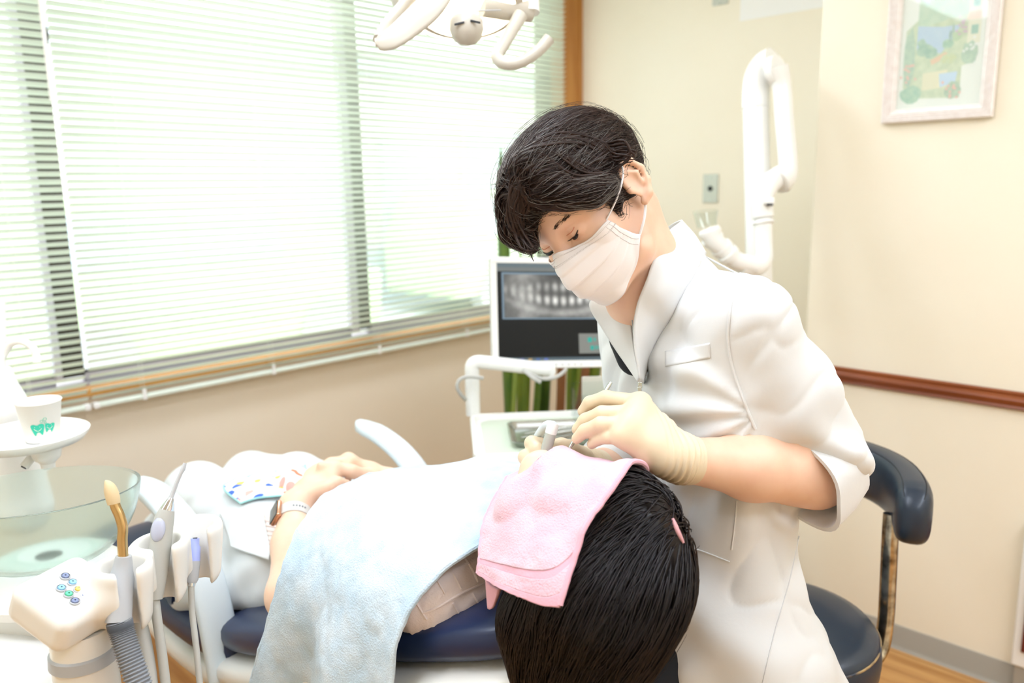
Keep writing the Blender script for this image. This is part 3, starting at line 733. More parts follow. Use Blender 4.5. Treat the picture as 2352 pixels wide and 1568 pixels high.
Gp = [PL((1166, 1096, 1.125), (1222, 1066, 1.12), (1290, 1040, 1.10), (1385, 1072, 1.075), (1475, 1110, 1.04)),
      PL((1142, 1132, 1.085), (1210, 1100, 1.055), (1295, 1072, 1.03), (1385, 1096, 1.01), (1462, 1118, .985)),
      PL((1117, 1190, 1.04), (1190, 1172, .99), (1272, 1160, .965), (1345, 1152, .945), (1405, 1138, .935)),
      PL((1106, 1255, 1.005), (1172, 1262, .955), (1235, 1264, .925), (1298, 1250, .908), (1350, 1195, .905)),
      PL((1101, 1292, .99), (1162, 1312, .94), (1220, 1326, .91), (1275, 1328, .894), (1318, 1290, .89)),
      PL((1096, 1318, .985), (1152, 1352, .935), (1208, 1376, .905), (1260, 1391, .89), (1298, 1394, .885))]
q = drape(sheet(Gp, 120, 90, lambda p, a, b: terry(p, a, b)*.9+.003*vnoise(p, 16, 4)), [HV, PV], .012, 5, 10)
nu = 120; b0 = 88; b1 = 96; h0 = 112
M().grid(q[:b0+1]).build('cloth', m_pink, pk, solid=.005)
M().grid(q[b0:b1+1]).build('flat_band', m_pinkhem, pk, solid=.003)
M().grid(q[b1:h0+1]).build('cloth_end', m_pink, pk, solid=.005)
M().grid(q[h0:]).build('hem', m_pinkhem, pk, solid=.005)
M().tube(q[::2, -1], .0035, 8).build('side_hem', m_pinkhem, pk); M().tube(q[::2, 0], .0035, 8).build('side_hem', m_pinkhem, pk)
cr = sheet([PL((1118, 1330, 1.0), (1132, 1345, .99), (1148, 1352, .975)), PL((1120, 1358, 1.0), (1131, 1368, .99), (1144, 1368, .98)), PL((1123, 1396, 1.0), (1129, 1398, .995), (1135, 1392, .99))], 14, 10)
M().grid(cr).build('folded_corner', m_pinkhem, pk, solid=.005)
# handkerchief on the lap
hkm = mat('floral_print', '#f6f4f2', .85, var=(42, '#ef9a9a', 1.0), bump=(500, .1, .0005))
def floral(m):
    nt = m.node_tree; N, Lk = nt.nodes, nt.links; b = N['Principled BSDF']
    tc = N.new('ShaderNodeTexCoord'); vo = N.new('ShaderNodeTexVoronoi'); vo.inputs['Scale'].default_value = 48; Lk.new(tc.outputs['Object'], vo.inputs[0])
    r = N.new('ShaderNodeValToRGB'); e = r.color_ramp.elements; e[0].position = .0; e[0].color = (1, 1, 1, 1); e[1].position = .52; e[1].color = (0, 0, 0, 1); r.color_ramp.interpolation = 'CONSTANT'
    Lk.new(vo.outputs['Distance'], r.inputs[0])
    hs = N.new('ShaderNodeValToRGB'); c = hs.color_ramp; c.interpolation = 'CONSTANT'
    cols = ['#f7f6f4', '#f3b3a8', '#f6f4f2', '#4a6fc4', '#bfe6dd', '#f6f4f2', '#ef8a6a', '#f2d16b']
    c.elements[0].color = (*lin(cols[0]), 1); c.elements[1].position = .2; c.elements[1].color = (*lin(cols[1]), 1)
    for i, k in enumerate(cols[2:]): el = c.elements.new(.32+i*.11); el.color = (*lin(k), 1)
    sp = N.new('ShaderNodeSeparateColor'); Lk.new(vo.outputs['Color'], sp.inputs[0]); Lk.new(sp.outputs[0], hs.inputs[0])
    mx = N.new('ShaderNodeMixRGB'); Lk.new(r.outputs[0], mx.inputs[0]); mx.inputs[1].default_value = (*lin('#f4f2f0'), 1); Lk.new(hs.outputs[0], mx.inputs[2]); Lk.new(mx.outputs[0], b.inputs['Base Color'])
floral(hkm)
hk = thing('handkerchief', 'crumpled floral print handkerchief with aqua border on the lap', 'handkerchief', P(620, 1130, 1.65))
Gh = [PL((562, 1168, 1.58), (600, 1155, 1.575), (650, 1150, 1.57), (690, 1142, 1.57), (735, 1120, 1.58)),
      PL((530, 1140, 1.62), (590, 1136, 1.605), (640, 1140, 1.60), (690, 1128, 1.60), (725, 1105, 1.61)),
      PL((515, 1122, 1.65), (575, 1120, 1.64), (640, 1122, 1.615), (680, 1100, 1.615), (715, 1085, 1.63)),
      PL((530, 1117, 1.66), (556, 1112, 1.66), (612, 1110, 1.63), (660, 1086, 1.66), (702, 1072, 1.68)),
      PL((548, 1116, 1.68), (560, 1100, 1.68), (585, 1090, 1.67), (650, 1080, 1.70), (700, 1066, 1.70))]
q = drape(sheet(Gh, 40, 50, lambda p, a, b: .005*vnoise(p, 40, 3)+.011*np.sin((p@nrm(rt+.8*up))*95)*np.clip(np.sin(np.repeat(np.linspace(0, pi, a), b)), 0, 1)), [TV, KV, PV], .012)
hko = M().grid(q).build('cloth', hkm, hk, solid=.002)
m_aqua = mat('aqua_border', '#a9dfdc', .8)
for e_ in (q[0], q[-1], q[:, 0], q[:, -1]): M().tube(e_[::2], .0022, 6).build('border', m_aqua, hk)
# ================================================================ SPITTOON UNIT
su = thing('spittoon_unit', 'white spittoon unit with green glass bowl at the left edge', 'spittoon', (.30, 1.42, 0))
def rbox(v, c, half, r, R=None, k=.006, op='u'):
    c = np.array(c, float); h = np.array(half, float)-r; R = np.eye(3) if R is None else np.array(R, float)
    def fn(x, y, z):
        x, y, z = x-c[0], y-c[1], z-c[2]; q = [np.abs(x*R[0, i]+y*R[1, i]+z*R[2, i])-h[i] for i in range(3)]
        return np.sqrt(sum(np.maximum(a, 0)**2 for a in q))+np.minimum(np.maximum(np.maximum(q[0], q[1]), q[2]), 0)-r
    m = np.linalg.norm(np.array(half)); v.put(fn, c-m, c+m, k, op)
bc = P(92, 1128, 1.25); bax = nrm((.06, .06, 1))
prof = [(.0, -.112), (.05, -.112), (.085, -.104), (.115, -.078), (.134, -.042), (.143, 0), (.1395, .001), (.1375, -.004), (.129, -.042), (.110, -.075), (.082, -.098), (.05, -.106), (.0, -.107)]
pc = catmull(prof, 60); pc[0, 0] = pc[-1, 0] = .0005
M().lathe([tuple(x) for x in pc], bc, 64, axis=bax).build('glass_bowl', m_bowl, su, angle=60)
M().lathe([(.02, -.110), (.06, -.113), (.085, -.118), (.108, -.135), (.115, -.145), (.113, -.158), (.09, -.17), (.085, -.30)], bc, 48).build('bowl_base', m_white, su, angle=40)
v = Vol(axs((-.10, .46, .007)), axs((1.10, 1.66, .007)), axs((.0, .86, .007)))
rbox(v, (.16, 1.42, .36), (.17, .14, .36), .05); v.ell((.22, 1.28, .70), (.12, .11, .06), None, .05)
volmesh(v, 'cabinet_body', m_white, su)
M().box((.29, 1.262, .50), (.16, .02, .44)).build('side_panel', m_silver, su, bevel=.009, seg=3)
# tower with filler spouts
v = Vol(axs((.20, .46, .004)), axs((1.45, 1.80, .004)), axs((.68, 1.12, .004)))
tc = P(0, 940, 1.55); v.cone(tc+np.array([0, 0, .075]), tc+np.array([0, 0, .0]), .030, .046, .02); v.cone(tc, tc+np.array([.01, -.01, -.20]), .046, .058, .02)
v.cut(tc+np.array([0, 0, .082]), (0, 0, 1))
volmesh(v, 'tower', m_white, su)
M().box(P(58, 985, 1.50), (.012, .012, .022)).build('cup_sensor', m_black, su, bevel=.001)
a0 = P(10, 880, 1.54)
M().tube(catmull([a0, a0+np.array([0, 0, .045]), P(10, 812, 1.535), P(25, 789, 1.53), P(50, 784, 1.525), P(73, 796, 1.52), P(83, 815, 1.52), P(85, 832, 1.52)], 40), .0068, 14).build('cup_filler', m_white, su)
M().cyl(a0+np.array([-.004, 0, -.01]), a0+np.array([-.004, 0, .012]), .016, .013).build('filler_collar', m_white, su)
M().cyl(P(2, 880, 1.58), P(2, 690, 1.58), .009, .008).build('bowl_rinse_pipe', m_white, su)
pc_ = P(66, 1003, 1.42)
M().lathe([(.001, -.012), (.06, -.012), (.088, -.009), (.097, .002), (.098, .007), (.094, .009), (.088, .004), (.06, .0), (.001, .0)], pc_, 56).build('cup_shelf', m_white, su, angle=50)
M().lathe([(.001, -.052), (.011, -.052), (.012, -.04), (.022, -.03), (.026, -.01)], P(103, 1012, 1.40), 24).build('drain_cone', m_white, su)
M().tube(PL((82, 1040, 1.41), (66, 1058, 1.40), (55, 1072, 1.395)), .0075, 12).build('rinse_spout', m_white, su)
M().cyl(P(56, 1071, 1.394), P(53.5, 1074.5, 1.393), .0048, n=12).build('spout_opening', m_black, su)
# paper cup
cu = thing('paper_cup', 'white paper cup with two teal smiling tooth prints on the cup shelf', 'cup', P(98, 1000, 1.40))
cb = pc_+np.array([0, 0, .0015]); q_ = P(98, 1000, 1.40); cb = np.array([q_[0], q_[1], pc_[2]+.001])
M().lathe([(.001, .003), (.0255, .003), (.026, 0), (.0268, .002), (.0352, .067), (.0366, .068), (.0369, .0695), (.0362, .071), (.0350, .070), (.0345, .067), (.0260, .006), (.001, .006)], cb, 40).build('body', m_paper, cu, angle=50)
def oncup(ang, h, out=.0004):
    r = .0268+(.0352-.0268)*(h-.002)/.065+out; d0 = nrm(np.array([CAM[0]-cb[0], CAM[1]-cb[1], 0])); s0 = np.cross(d0, (0, 0, 1))   # towards camera and its left
    return cb+r*(cos(ang)*d0-sin(ang)*s0*-1*-1)+np.array([0, 0, h])
def tooth(x0, h0, s, parent, rot):
    o = [(-1, .55), (-.95, .95), (-.5, 1.1), (0, .9), (.5, 1.1), (.95, .95), (1, .5), (.85, -.1), (.66, -.72), (.48, -.85), (.26, -.42), (0, -.32), (-.26, -.42), (-.48, -.85), (-.66, -.72), (-.85, -.1)]
    c, q = cos(rot), sin(rot); o = [(a*c-b*q, a*q+b*c) for a, b in catmull(o+[o[0]], 48)[:-1]]
    n = len(o); m = M(); ct = oncup(x0/.031, h0, .0006); ring_ = [oncup((x0+a*s)/.031, h0+b*s) for a, b in o]; mid = [oncup((x0+a*s*.5)/.031, h0+b*s*.5, .0006) for a, b in o]
    m.add([ct]+mid+ring_, [(0, 1+k, 1+(k+1) % n) for k in range(n)]+[(1+k, 1+n+k, 1+n+(k+1) % n, 1+(k+1) % n) for k in range(n)])
    t_ = m.build('tooth_print', m_teal, parent, smooth=False)
    M().tube([oncup((x0+s*.55*a)/.031, h0+s*(.35-.42*(1-a*a)), .001) for a in np.linspace(-1, 1, 9)], .0004, 5).build('smile_print', m_paper, t_)
    for a in (-.4, .35): M().ell(oncup((x0+s*a)/.031, h0+s*.62, .0008), (.0005, .0005, .0005), n=6, m=4).build('eye_print', m_paper, t_)
tooth(-.006, .024, .0105, cu, .06); tooth(.0125, .0255, .0082, cu, -.15)
for x_, h_, r_ in ((.001, .040, .0022), (.006, .043, .0026), (.006, .037, .0018)):
    M().tube([oncup((x_+r_*cos(a))/.031, h_+r_*sin(a), .0004) for a in np.linspace(0, 2*pi, 16)], .0003, 4).build('bubble_print', m_teal, cu)

# ================================================================ ASSISTANT INSTRUMENT HOLDER
ih = thing('instrument_holder', 'ivory instrument holder with round button panel in front of the bowl', 'instrument holder', P(180, 1500, 1.0))
hp = [P(284, 1322, 1.005), P(368, 1262, 1.07), P(452, 1232, 1.125)]
zt = .948; hp = [np.array([p[0], p[1], zt]) for p in hp]
v = Vol(axs((.20, .56, .0024)), axs((.92, 1.20, .0024)), axs((.80, 1.0, .0024)))
ax_h = nrm(hp[2]-hp[0]); bk = np.array([-ax_h[1], ax_h[0], 0])
v.cone(hp[0]+bk*.02+np.array([0, 0, -.035]), hp[2]+bk*.022+np.array([0, 0, -.035]), .030, .030, .01)
for p in hp: v.cone(p+np.array([0, 0, -.012]), p+np.array([0, 0, -.068]), .036, .029, .012)
v.cut((0, 0, zt), (0, 0, 1), .006)
ca = nrm(np.array([ax_h[0], ax_h[1], 0])); cn = nrm(np.array([0, 0, .90])-bk*.42); cbv = np.cross(cn, ca); RC = np.stack([ca, cbv, cn], 1)
cc = P(166, 1352, .985)-cn*.022
rbox(v, cc, (.050, .047, .027), .016, RC, .01)
v.cone(cc+ca*.02+np.array([0, 0, -.005]), hp[0]+np.array([-.02, 0, -.04]), .026, .026, .015)
for p in hp:
    tcam = nrm(np.array([-p[0], -p[1], 0])+np.array([.10, 0, 0])); tx_ = np.array([-tcam[1], tcam[0], 0])
    v.cone(p+np.array([0, 0, .012]), p+np.array([0, 0, -.045]), .030, .013, .004, 's'); v.cone(p+np.array([0, 0, -.04]), p+np.array([0, 0, -.15]), .0135, .0135, .003, 's')
    rbox(v, p+tcam*.03+np.array([0, 0, -.04]), (.0105, .032, .08), .002, np.stack([tx_, -tcam, np.array([0, 0, 1.])], 1), .004, 's')
volmesh(v, 'holder_body', m_warm, ih, it=2)
bcol = {'n': '#7d88a8', 'b': '#8cc4e6', 'y': '#f2cf63', 'g': '#5fd0a0'}
for k_ in bcol: bcol[k_] = mat('button_'+k_, bcol[k_], .4)
pl0 = cc+cn*.0284
for (x_, y_, k_) in ((150, 1323, 'n'), (167, 1337, 'b'), (141, 1350, 'b'), (181, 1353, 'y'), (158, 1364, 'g'), (196, 1367, 'n'), (172, 1380, 'n')):
    r_ = ray(x_, y_); t_ = ((pl0-CAM)@cn)/(r_@cn); p_ = CAM+r_*t_
    b_ = M().lathe([(.001, .0022), (.0036, .002), (.0044, .0008), (.0046, -.003)], p_, 18, axis=cn).build('button', bcol[k_], ih)
    M().lathe([(.0052, .0012), (.0062, .0008), (.0064, -.002)], p_, 18, axis=cn).build('button_ring', m_grey, b_)
pp = cc-np.array([0, 0, .02])+ca*.012
M().lathe([(.034, -.045), (.040, -.05), (.041, -.064), (.036, -.066)], pp, 32).build('post_ring', m_grey, ih)
M().lathe([(.036, -.02), (.038, -.066), (.038, -.38), (.034, -.42)], pp, 32, cap=True).build('post', m_warm, ih)
M().tube(catmull([pp+np.array([0, 0, -.40]), pp+np.array([0, .03, -.46]), pp+np.array([-.03, .16, -.49]), (.2, 1.34, .44)], 16), .03, 16).build('support_arm', m_white, ih)
# suction tip with bent metal tube
ev = thing('suction_handpiece', 'grey suction handpiece with bent brassy tube and tan rubber tip', 'suction handpiece', P(280, 1400, 1.0))
b0_ = hp[0]; dn = np.array([0, 0, -1.])
A_ = P(283, 1278, 1.0); B_ = P(272, 1420, .985)
M().tube([P(284, 1276, 1.0), P(283, 1290, 1.0), P(281, 1310, 1.0), P(278, 1330, .998), P(272, 1428, .985)], [.0095, .0108, .0125, .0155, .0150], 20).build('grip', m_grey, ev)
tp = catmull(PL((283, 1282, 1.0), (281, 1238, 1.0), (282, 1212, 1.0), (275, 1185, 1.0), (266, 1165, 1.0), (260, 1145, 1.0)), 24)
M().tube(tp, .0062, 14).build('metal_tube', m_brass, ev)
M().tube(catmull(PL((262, 1157, 1.0), (257, 1135, 1.0), (250, 1115, 1.0), (242, 1103, 1.0)), 10), [.0074, .0080, .0083, .0083, .0080, .0074, .0062, .0048, .0032, .001], 14).build('rubber_tip', mat('tan_rubber', '#dcc59a', .55), ev)
hpth = catmull(PL((273, 1424, .985), (280, 1450, .985), (295, 1500, .98), (318, 1568, .975), (345, 1650, .97)), 72)
hr = np.array([.0128+.0026*((i//1) % 2) for i in range(72)])
M().tube(hpth, hr, 18).build('corrugated_hose', m_dkhose, ev, angle=25)
# ultrasonic handpiece
sc_ = thing('scaler_handpiece', 'grey scaler handpiece with slim chrome tip in the middle slot', 'handpiece', P(368, 1350, 1.07))
hax = PL((356, 1375, 1.055), (362, 1320, 1.06), (367, 1262, 1.065), (372, 1215, 1.07), (378, 1188, 1.072), (384, 1170, 1.074))
M().tube(hax, [.0095, .0125, .0138, .0140, .0125, .0098], 22).build('handle', m_hose, sc_)
M().tube(PL((383, 1172, 1.074), (388, 1158, 1.075), (393, 1143, 1.077)), [.0098, .0072, .0034], 20).build('chrome_nose', m_chrome, sc_)
M().tube(PL((392, 1145, 1.077), (405, 1110, 1.08), (416, 1085, 1.082), (420, 1078, 1.083), (425, 1063, 1.085)), [.0032, .0027, .0024, .0033, .0022], 12).build('tip', m_silver, sc_)
R_ = np.stack([nrm(hax[3]-hax[2]), rt, -fw], 1)
M().ell(P(363, 1216, 1.058), (.016, .0095, .0055), R_).build('light_window', mat('lilac_plastic', '#b9bccd', .25, coat=.3), sc_)
M().tube(catmull(PL((355, 1372, 1.055), (362, 1430, 1.05), (372, 1500, 1.045), (384, 1600, 1.04)), 20), .0062, 12).build('hose', m_hose, sc_)
sj = thing('saliva_ejector', 'lilac tipped saliva ejector in the rightmost holder slot', 'suction tip', P(450, 1300, 1.12))
M().tube(PL((448, 1236, 1.118), (447, 1252, 1.117), (447, 1256, 1.117), (445, 1290, 1.113)), [.0058, .0062, .0078, .0085], 18).build('tip', mat('lilac_tip', '#a9b4ea', .35), sj)
M().cyl(P(448, 1234.4, 1.118), P(448, 1237, 1.1179), .0032, n=12).build('bore', m_dkblue, sj)
M().tube(PL((445, 1288, 1.113), (442, 1330, 1.107), (441, 1338, 1.106)), [.0088, .0078, .0060], 18).build('grip', m_grey, sj)
M().cyl(P(441, 1334, 1.106), P(439, 1346, 1.104), .0052).build('connector', m_chrome, sj)
M().tube(catmull(PL((439, 1342, 1.104), (441, 1400, 1.10), (450, 1480, 1.09), (462, 1600, 1.08)), 20), .0042, 12).build('hose', m_hose, sj)
for i_, (lab, r_, pa) in enumerate((('grey cord hanging below the suction holder, widest of the plain ones', .0098, [(312, 1405, 1.05), (325, 1450, 1.05), (338, 1520, 1.04), (350, 1620, 1.03)]), ('pale hose between the corrugated hose and the scaler hose', .0062, [(298, 1400, 1.07), (304, 1450, 1.08), (312, 1520, 1.08), (318, 1620, 1.08)]))):
    h_ = M().tube(catmull(PL(*pa), 20), r_, 12).build('supply_hose', m_hose); tag(h_, lab, 'hose', 'supply hoses')
# ================================================================ CART WITH MONITOR
ct = thing('equipment_cart', 'white dental equipment cart with rimmed tray top behind the patient', 'cart', (1.38, 1.16, 0))
a_ = nrm((.75, -.66, 0)); b_ = nrm((.66, .75, 0)); z_ = np.array([0, 0, 1.]); c0 = np.array([1.110, 1.198, .84]); RT = np.stack([a_, b_, z_], 1)
def CT(x, y, z=0): return c0+a_*x+b_*y+z_*z
def rrect(w, d, r, x0=0, y0=0, n=6):
    o = []
    for (cx, cy, s) in ((w-r, d-r, 0), (r, d-r, 90), (r, r, 180), (w-r, r, 270)):
        for k in range(n+1): t = radians(s+90*k/n); o.append((x0+cx+r*cos(t), y0+cy+r*sin(t)))
    return o
W_, D_ = .52, .325; R = []
for (ins, z, r) in ((.06, -.045, .05), (.012, -.034, .038), (0, -.02, .030), (0, -.004, .030), (.004, 0, .028), (.011, -.001, .024), (.015, -.010, .022), (.016, -.014, .02)):
    R.append([CT(x, y, z) for x, y in rrect(W_-2*ins, D_-2*ins, r, ins, ins)])
loft(M(), R).build('tray_top', m_white, ct, angle=35)
M().prism([CT(x, y, -.0138) for x, y in rrect(W_-.05, D_-.05, .03, .025, .025)], (0, 0, .002)).build('tray_mat', mat('pale_green_mat', '#cfd8c4', .35), ct)
v = Vol(axs((.9, 1.9, .009)), axs((.7, 1.7, .009)), axs((.40, .82, .009)))
rbox(v, CT(.25, .17, -.12), (.21, .12, .10), .04, RT); v.ell(CT(.25, .12, -.07), (.17, .11, .055), RT, .04)
volmesh(v, 'cart_body', m_white, ct)
M().bx((0, 0, 0), (1, 1, 1)) if False else None
M().box(CT(.012, .10, -.07), (.022, .18, .10), RT).build('side_guard', m_white, ct, bevel=.01, seg=3)
M().cyl(CT(.25, .17, -.2), CT(.25, .17, -.74), .035).build('pedestal', m_white, ct)
for s in (-1, 1):
    M().box(CT(.25, .17, -.745), (.42, .05, .04), np.stack([nrm(a_+s*.8*b_), nrm(b_-s*.8*a_), z_], 1)).build('foot', m_grey, ct, bevel=.012, seg=3)
for x, y in ((.08, .03), (.42, .03), (.08, .31), (.42, .31)): 
    M().cyl(CT(x-.01, y, -.815), CT(x+.01, y, -.815), .025).build('caster', m_black, ct)
M().box(CT(.33, -.003, -.045), (.03, .004, .012), RT).build('blue_badge', mat('blue_print', '#3a57c4', .5), ct, bevel=.001)
cp = PZ(1087, 952, .835)
M().cyl(cp, cp+z_*.12, .0185).build('column', m_white, ct)
e1 = cp+z_*.125
arm_end = P(1262, 852, 2.03)
M().tube(catmull([cp+z_*.10, e1, e1+z_*.012+nrm(arm_end-e1)*.012, e1*.75+arm_end*.25+z_*.012, arm_end+z_*.004], 24), .0175, 16).build('column_arm', m_white, ct)
# monitor
mo = thing('monitor', 'white framed monitor showing a dental x-ray beside the dentist', 'monitor', P(1250, 850, 2.05))
mTL, mBL = P(1127, 589, 2.05), P(1133, 847, 2.03); mu = nrm(mTL-mBL); ma = np.array([.845, -.53, 0.]); ma = nrm(ma-mu*(ma@mu)); mn = np.cross(ma, mu)   # towards viewer
MW, MH = .372, np.linalg.norm(mTL-mBL); RM = np.stack([ma, mu, mn], 1)
def MP(x, y, o=0): return mBL+ma*x+mu*y+mn*o       # metres from bottom-left
be = .0155
bz_ = M(); 
for (x0, y0, x1, y1) in ((0, 0, MW, .019), (0, MH-be, MW, MH), (0, .019, be, MH-be), (MW-be, .019, MW, MH-be)):
    bz_.box(MP((x0+x1)/2, (y0+y1)/2, -.012), (x1-x0, y1-y0, .024), RM)
bz_.build('bezel', m_white, mo, bevel=.002)
M().box(MP(MW/2, MH/2, -.03), (MW-.004, MH-.004, .026), RM).build('rear_housing', m_white, mo, bevel=.006, seg=3)
M().box(MP(MW/2, MH/2, -.055), (.16, .16, .05), RM).build('mount_block', m_white, mo, bevel=.01, seg=3)
M().tube(catmull([MP(MW*.5, MH*.5, -.075), MP(MW*.5, MH*.2, -.085), MP(MW*.42, -.005, -.05), arm_end], 12), .016, 12).build('mount_arm', m_white, mo)
def scr(name, col, e): return mat(name, tuple(x*.25 for x in lin(col)), .35, emit=(col, e*1.25), spec=.2)
s0, s1, t0, t1 = be, MW-be, .019, MH-be; SW, SH = s1-s0, t1-t0
def sq(x0, y0, x1, y1, o, name, m, parent=mo):      # fractions of the screen
    return M().add([MP(s0+SW*x0, t0+SH*y0, o), MP(s0+SW*x1, t0+SH*y0, o), MP(s0+SW*x1, t0+SH*y1, o), MP(s0+SW*x0, t0+SH*y1, o)], [(0, 1, 2, 3)]).build(name, m, parent, smooth=False)
screen = M().box(MP(s0+SW/2, t0+SH/2, -.004), (SW, SH, .004), RM).build('screen', scr('screen_black', '#20211f', .35), mo)
sq(0, .955, 1, 1, -.0017, 'title_bar', scr('screen_grey', '#6d7b80', .5), screen); sq(0, .915, 1, .955, -.0017, 'tool_bar', scr('screen_grey2', '#7d8280', .5), screen)
sq(0, 0, 1, .035, -.0017, 'task_bar', scr('screen_slate', '#5c6b73', .5), screen)
for i_, c_ in enumerate(('#5d8fb8', '#79a86b', '#8d8fc0', '#c9a86a', '#5577b8', '#6f86d6')): sq(.04+i_*.062, .006, .07+i_*.062, .026, -.0014, 'task_icon', scr('icon%d' % i_, c_, .4), screen)
sq(.035, .425, 1.0, .905, -.0017, 'xray_border', scr('screen_steel', '#7d93a3', .5), screen)
xm = scr('xray_picture', '#3a3b38', .5); nt = xm.node_tree; N, Lk = nt.nodes, nt.links
def xray_nodes():
    b = N['Principled BSDF']; tc = N.new('ShaderNodeTexCoord'); sp = N.new('ShaderNodeSeparateXYZ')
    # local film coordinates from object position (u along the film, v up)
    def dot(vv, off, sc):
        d = N.new('ShaderNodeVectorMath'); d.operation = 'DOT_PRODUCT'; d.inputs[1].default_value = tuple(float(x)*sc for x in vv); Lk.new(tc.outputs['Object'], d.inputs[0])
        a = N.new('ShaderNodeMath'); a.operation = 'ADD'; a.inputs[1].default_value = float(off); Lk.new(d.outputs['Value'], a.inputs[0]); return a.outputs[0]
    o = MP(s0+SW*.5, t0+SH*.66); u = dot(ma, -(o@ma)/(SW*.48), 1/(SW*.48)); w = dot(mu, -(o@mu)/(SH*.23), 1/(SH*.23))
    def mth(op, a, b_=None, c_=None):
        n = N.new('ShaderNodeMath'); n.operation = op
        for i, q in enumerate((a, b_, c_)):
            if q is None: continue
            if isinstance(q, (int, float)): n.inputs[i].default_value = q
            else: Lk.new(q, n.inputs[i])
        return n.outputs[0]
    def gauss(x): return mth('EXPONENT', mth('MULTIPLY', mth('MULTIPLY', x, x), -1.0))
    uu = mth('MULTIPLY', u, u)
    up_ = gauss(mth('MULTIPLY', mth('SUBTRACT', w, mth('SUBTRACT', .42, mth('MULTIPLY', uu, .10))), 5.5))          # upper arch
    lo_ = gauss(mth('MULTIPLY', mth('SUBTRACT', w, mth('SUBTRACT', mth('MULTIPLY', uu, .55), .20)), 5.5))             # lower arch
    jaw = gauss(mth('MULTIPLY', mth('SUBTRACT', w, mth('SUBTRACT', mth('MULTIPLY', uu, .75), .75)), 6))
    win_ = gauss(mth('MULTIPLY', u, 1.35))
    teeth = mth('ADD', .55, mth('MULTIPLY', mth('SINE', mth('MULTIPLY', u, 46)), .45))
    nz = N.new('ShaderNodeTexNoise'); nz.inputs['Scale'].default_value = 38; nz.inputs['Detail'].default_value = 5; Lk.new(tc.outputs['Object'], nz.inputs[0])
    ar = mth('MULTIPLY', mth('MULTIPLY', mth('ADD', mth('MULTIPLY', up_, .55), lo_), teeth), win_)
    ram = gauss(mth('MULTIPLY', mth('SUBTRACT', mth('ABSOLUTE', u), .62), 4.5))
    tot = mth('ADD', mth('ADD', mth('MULTIPLY', ar, .55), mth('MULTIPLY', mth('MULTIPLY', jaw, win_), .22)), mth('MULTIPLY', ram, .16))
    tot = mth('ADD', mth('MULTIPLY', tot, mth('ADD', nz.outputs['Fac'], .35)), mth('MULTIPLY', nz.outputs['Fac'], .10))
    r = N.new('ShaderNodeValToRGB'); r.color_ramp.elements[0].color = (.012, .012, .012, 1); r.color_ramp.elements[1].color = (.75, .75, .72, 1); r.color_ramp.elements[1].position = .85
    Lk.new(tot, r.inputs[0]); Lk.new(r.outputs[0], b.inputs['Base Color']); Lk.new(r.outputs[0], b.inputs['Emission Color'])
xray_nodes()
sq(.05, .44, .99, .885, -.0014, 'xray_film', xm, screen)
sq(.63, .07, 1.0, .275, -.0017, 'tooth_chart', scr('chart_grey', '#8d8f89', .5), screen)
m_tl = scr('chart_teal', '#3fb3a5', .5)
for (x0, y0, x1, y1) in ((.70, .185, .735, .235), (.75, .195, .765, .23), (.86, .195, .88, .23), (.72, .105, .75, .15), (.76, .11, .775, .15), (.785, .115, .80, .15), (.865, .11, .92, .15)): sq(x0, y0, x1, y1, -.0014, 'chart_mark', m_tl, screen)
sq(.83, .31, .93, .40, -.0017, 'small_dialog', scr('chart_grey2', '#6a6b68', .5), screen)
for i_ in range(8): M().box(MP(.115+i_*.017, .0085, .0006), (.006, .003, .0012), RM).build('button', m_grey if i_ else m_black, mo)
M().box(MP(.262, .0085, .0006), (.006, .003, .0012), RM).build('power_light', scr('led_blue', '#8fb6ff', 1.5), mo)
M().box(MP(.022, .0085, .0006), (.006, .005, .0008), RM).build('maker_mark', mat('logo_blue', '#3d78c8', .4), mo)
for n_, pa in (('cable', [(1110, 868, 1.98), (1075, 865, 1.97), (1056, 872, 1.96), (1050, 888, 1.96), (1058, 905, 1.97), (1070, 918, 1.99)]), ('cable', [(1200, 850, 1.99), (1240, 868, 1.98), (1270, 868, 1.98), (1290, 858, 2.0), (1300, 848, 2.03)]), ('cable', [(1203, 850, 1.99), (1225, 868, 1.97), (1242, 878, 1.97)])):
    M().tube(catmull(PL(*pa), 24), .0048, 8).build(n_, m_hose, ct)
# things on the cart
st = thing('steel_tray', 'shallow stainless steel instrument tray on the cart', 'tray', PZ(1215, 990, .83))
tx, ty, tw, td = .085, .06, .20, .17
R = []
for (ins, z, r) in ((.012, -.010, .015), (.006, -.001, .018), (0, .004, .02), (.004, .0045, .018), (.010, .000, .015), (.016, -.0085, .012)):
    R.append([CT(x, y, z) for x, y in rrect(tw-2*ins, td-2*ins, r, tx+ins, ty+ins)])
loft(M(), R).build('dish', m_steel, st, angle=30)
for i_, (p, q, lab) in enumerate((((.11, .11), (.24, .15), 'slim steel probe lying in the tray, nearest the rim'), ((.12, .135), (.25, .185), 'slim steel tweezers lying in the tray, farther back'))):
    A, B = CT(*p, .001), CT(*q, .001); o = M().tube([A, A*.7+B*.3, A*.35+B*.65, B], [.0012, .003, .0032, .0018], 10).build('steel_instrument', m_steel); tag(o, lab, 'instrument', 'instruments in the steel tray')
ac = thing('acrylic_case', 'clear acrylic stand on the back of the cart', 'case', CT(.34, .2))
for (c_, s_) in (((.30, .262, .045), (.10, .003, .085)), ((.30, .215, .035), (.10, .003, .065)), ((.2515, .238, .04), (.003, .045, .075)), ((.3485, .238, .04), (.003, .045, .075))):
    M().box(CT(*c_), s_, RT).build('panel', m_clear, ac, bevel=.001)
M().box(CT(.30, .238, -.008), (.10, .05, .006), RT).build('base', m_clear, ac)
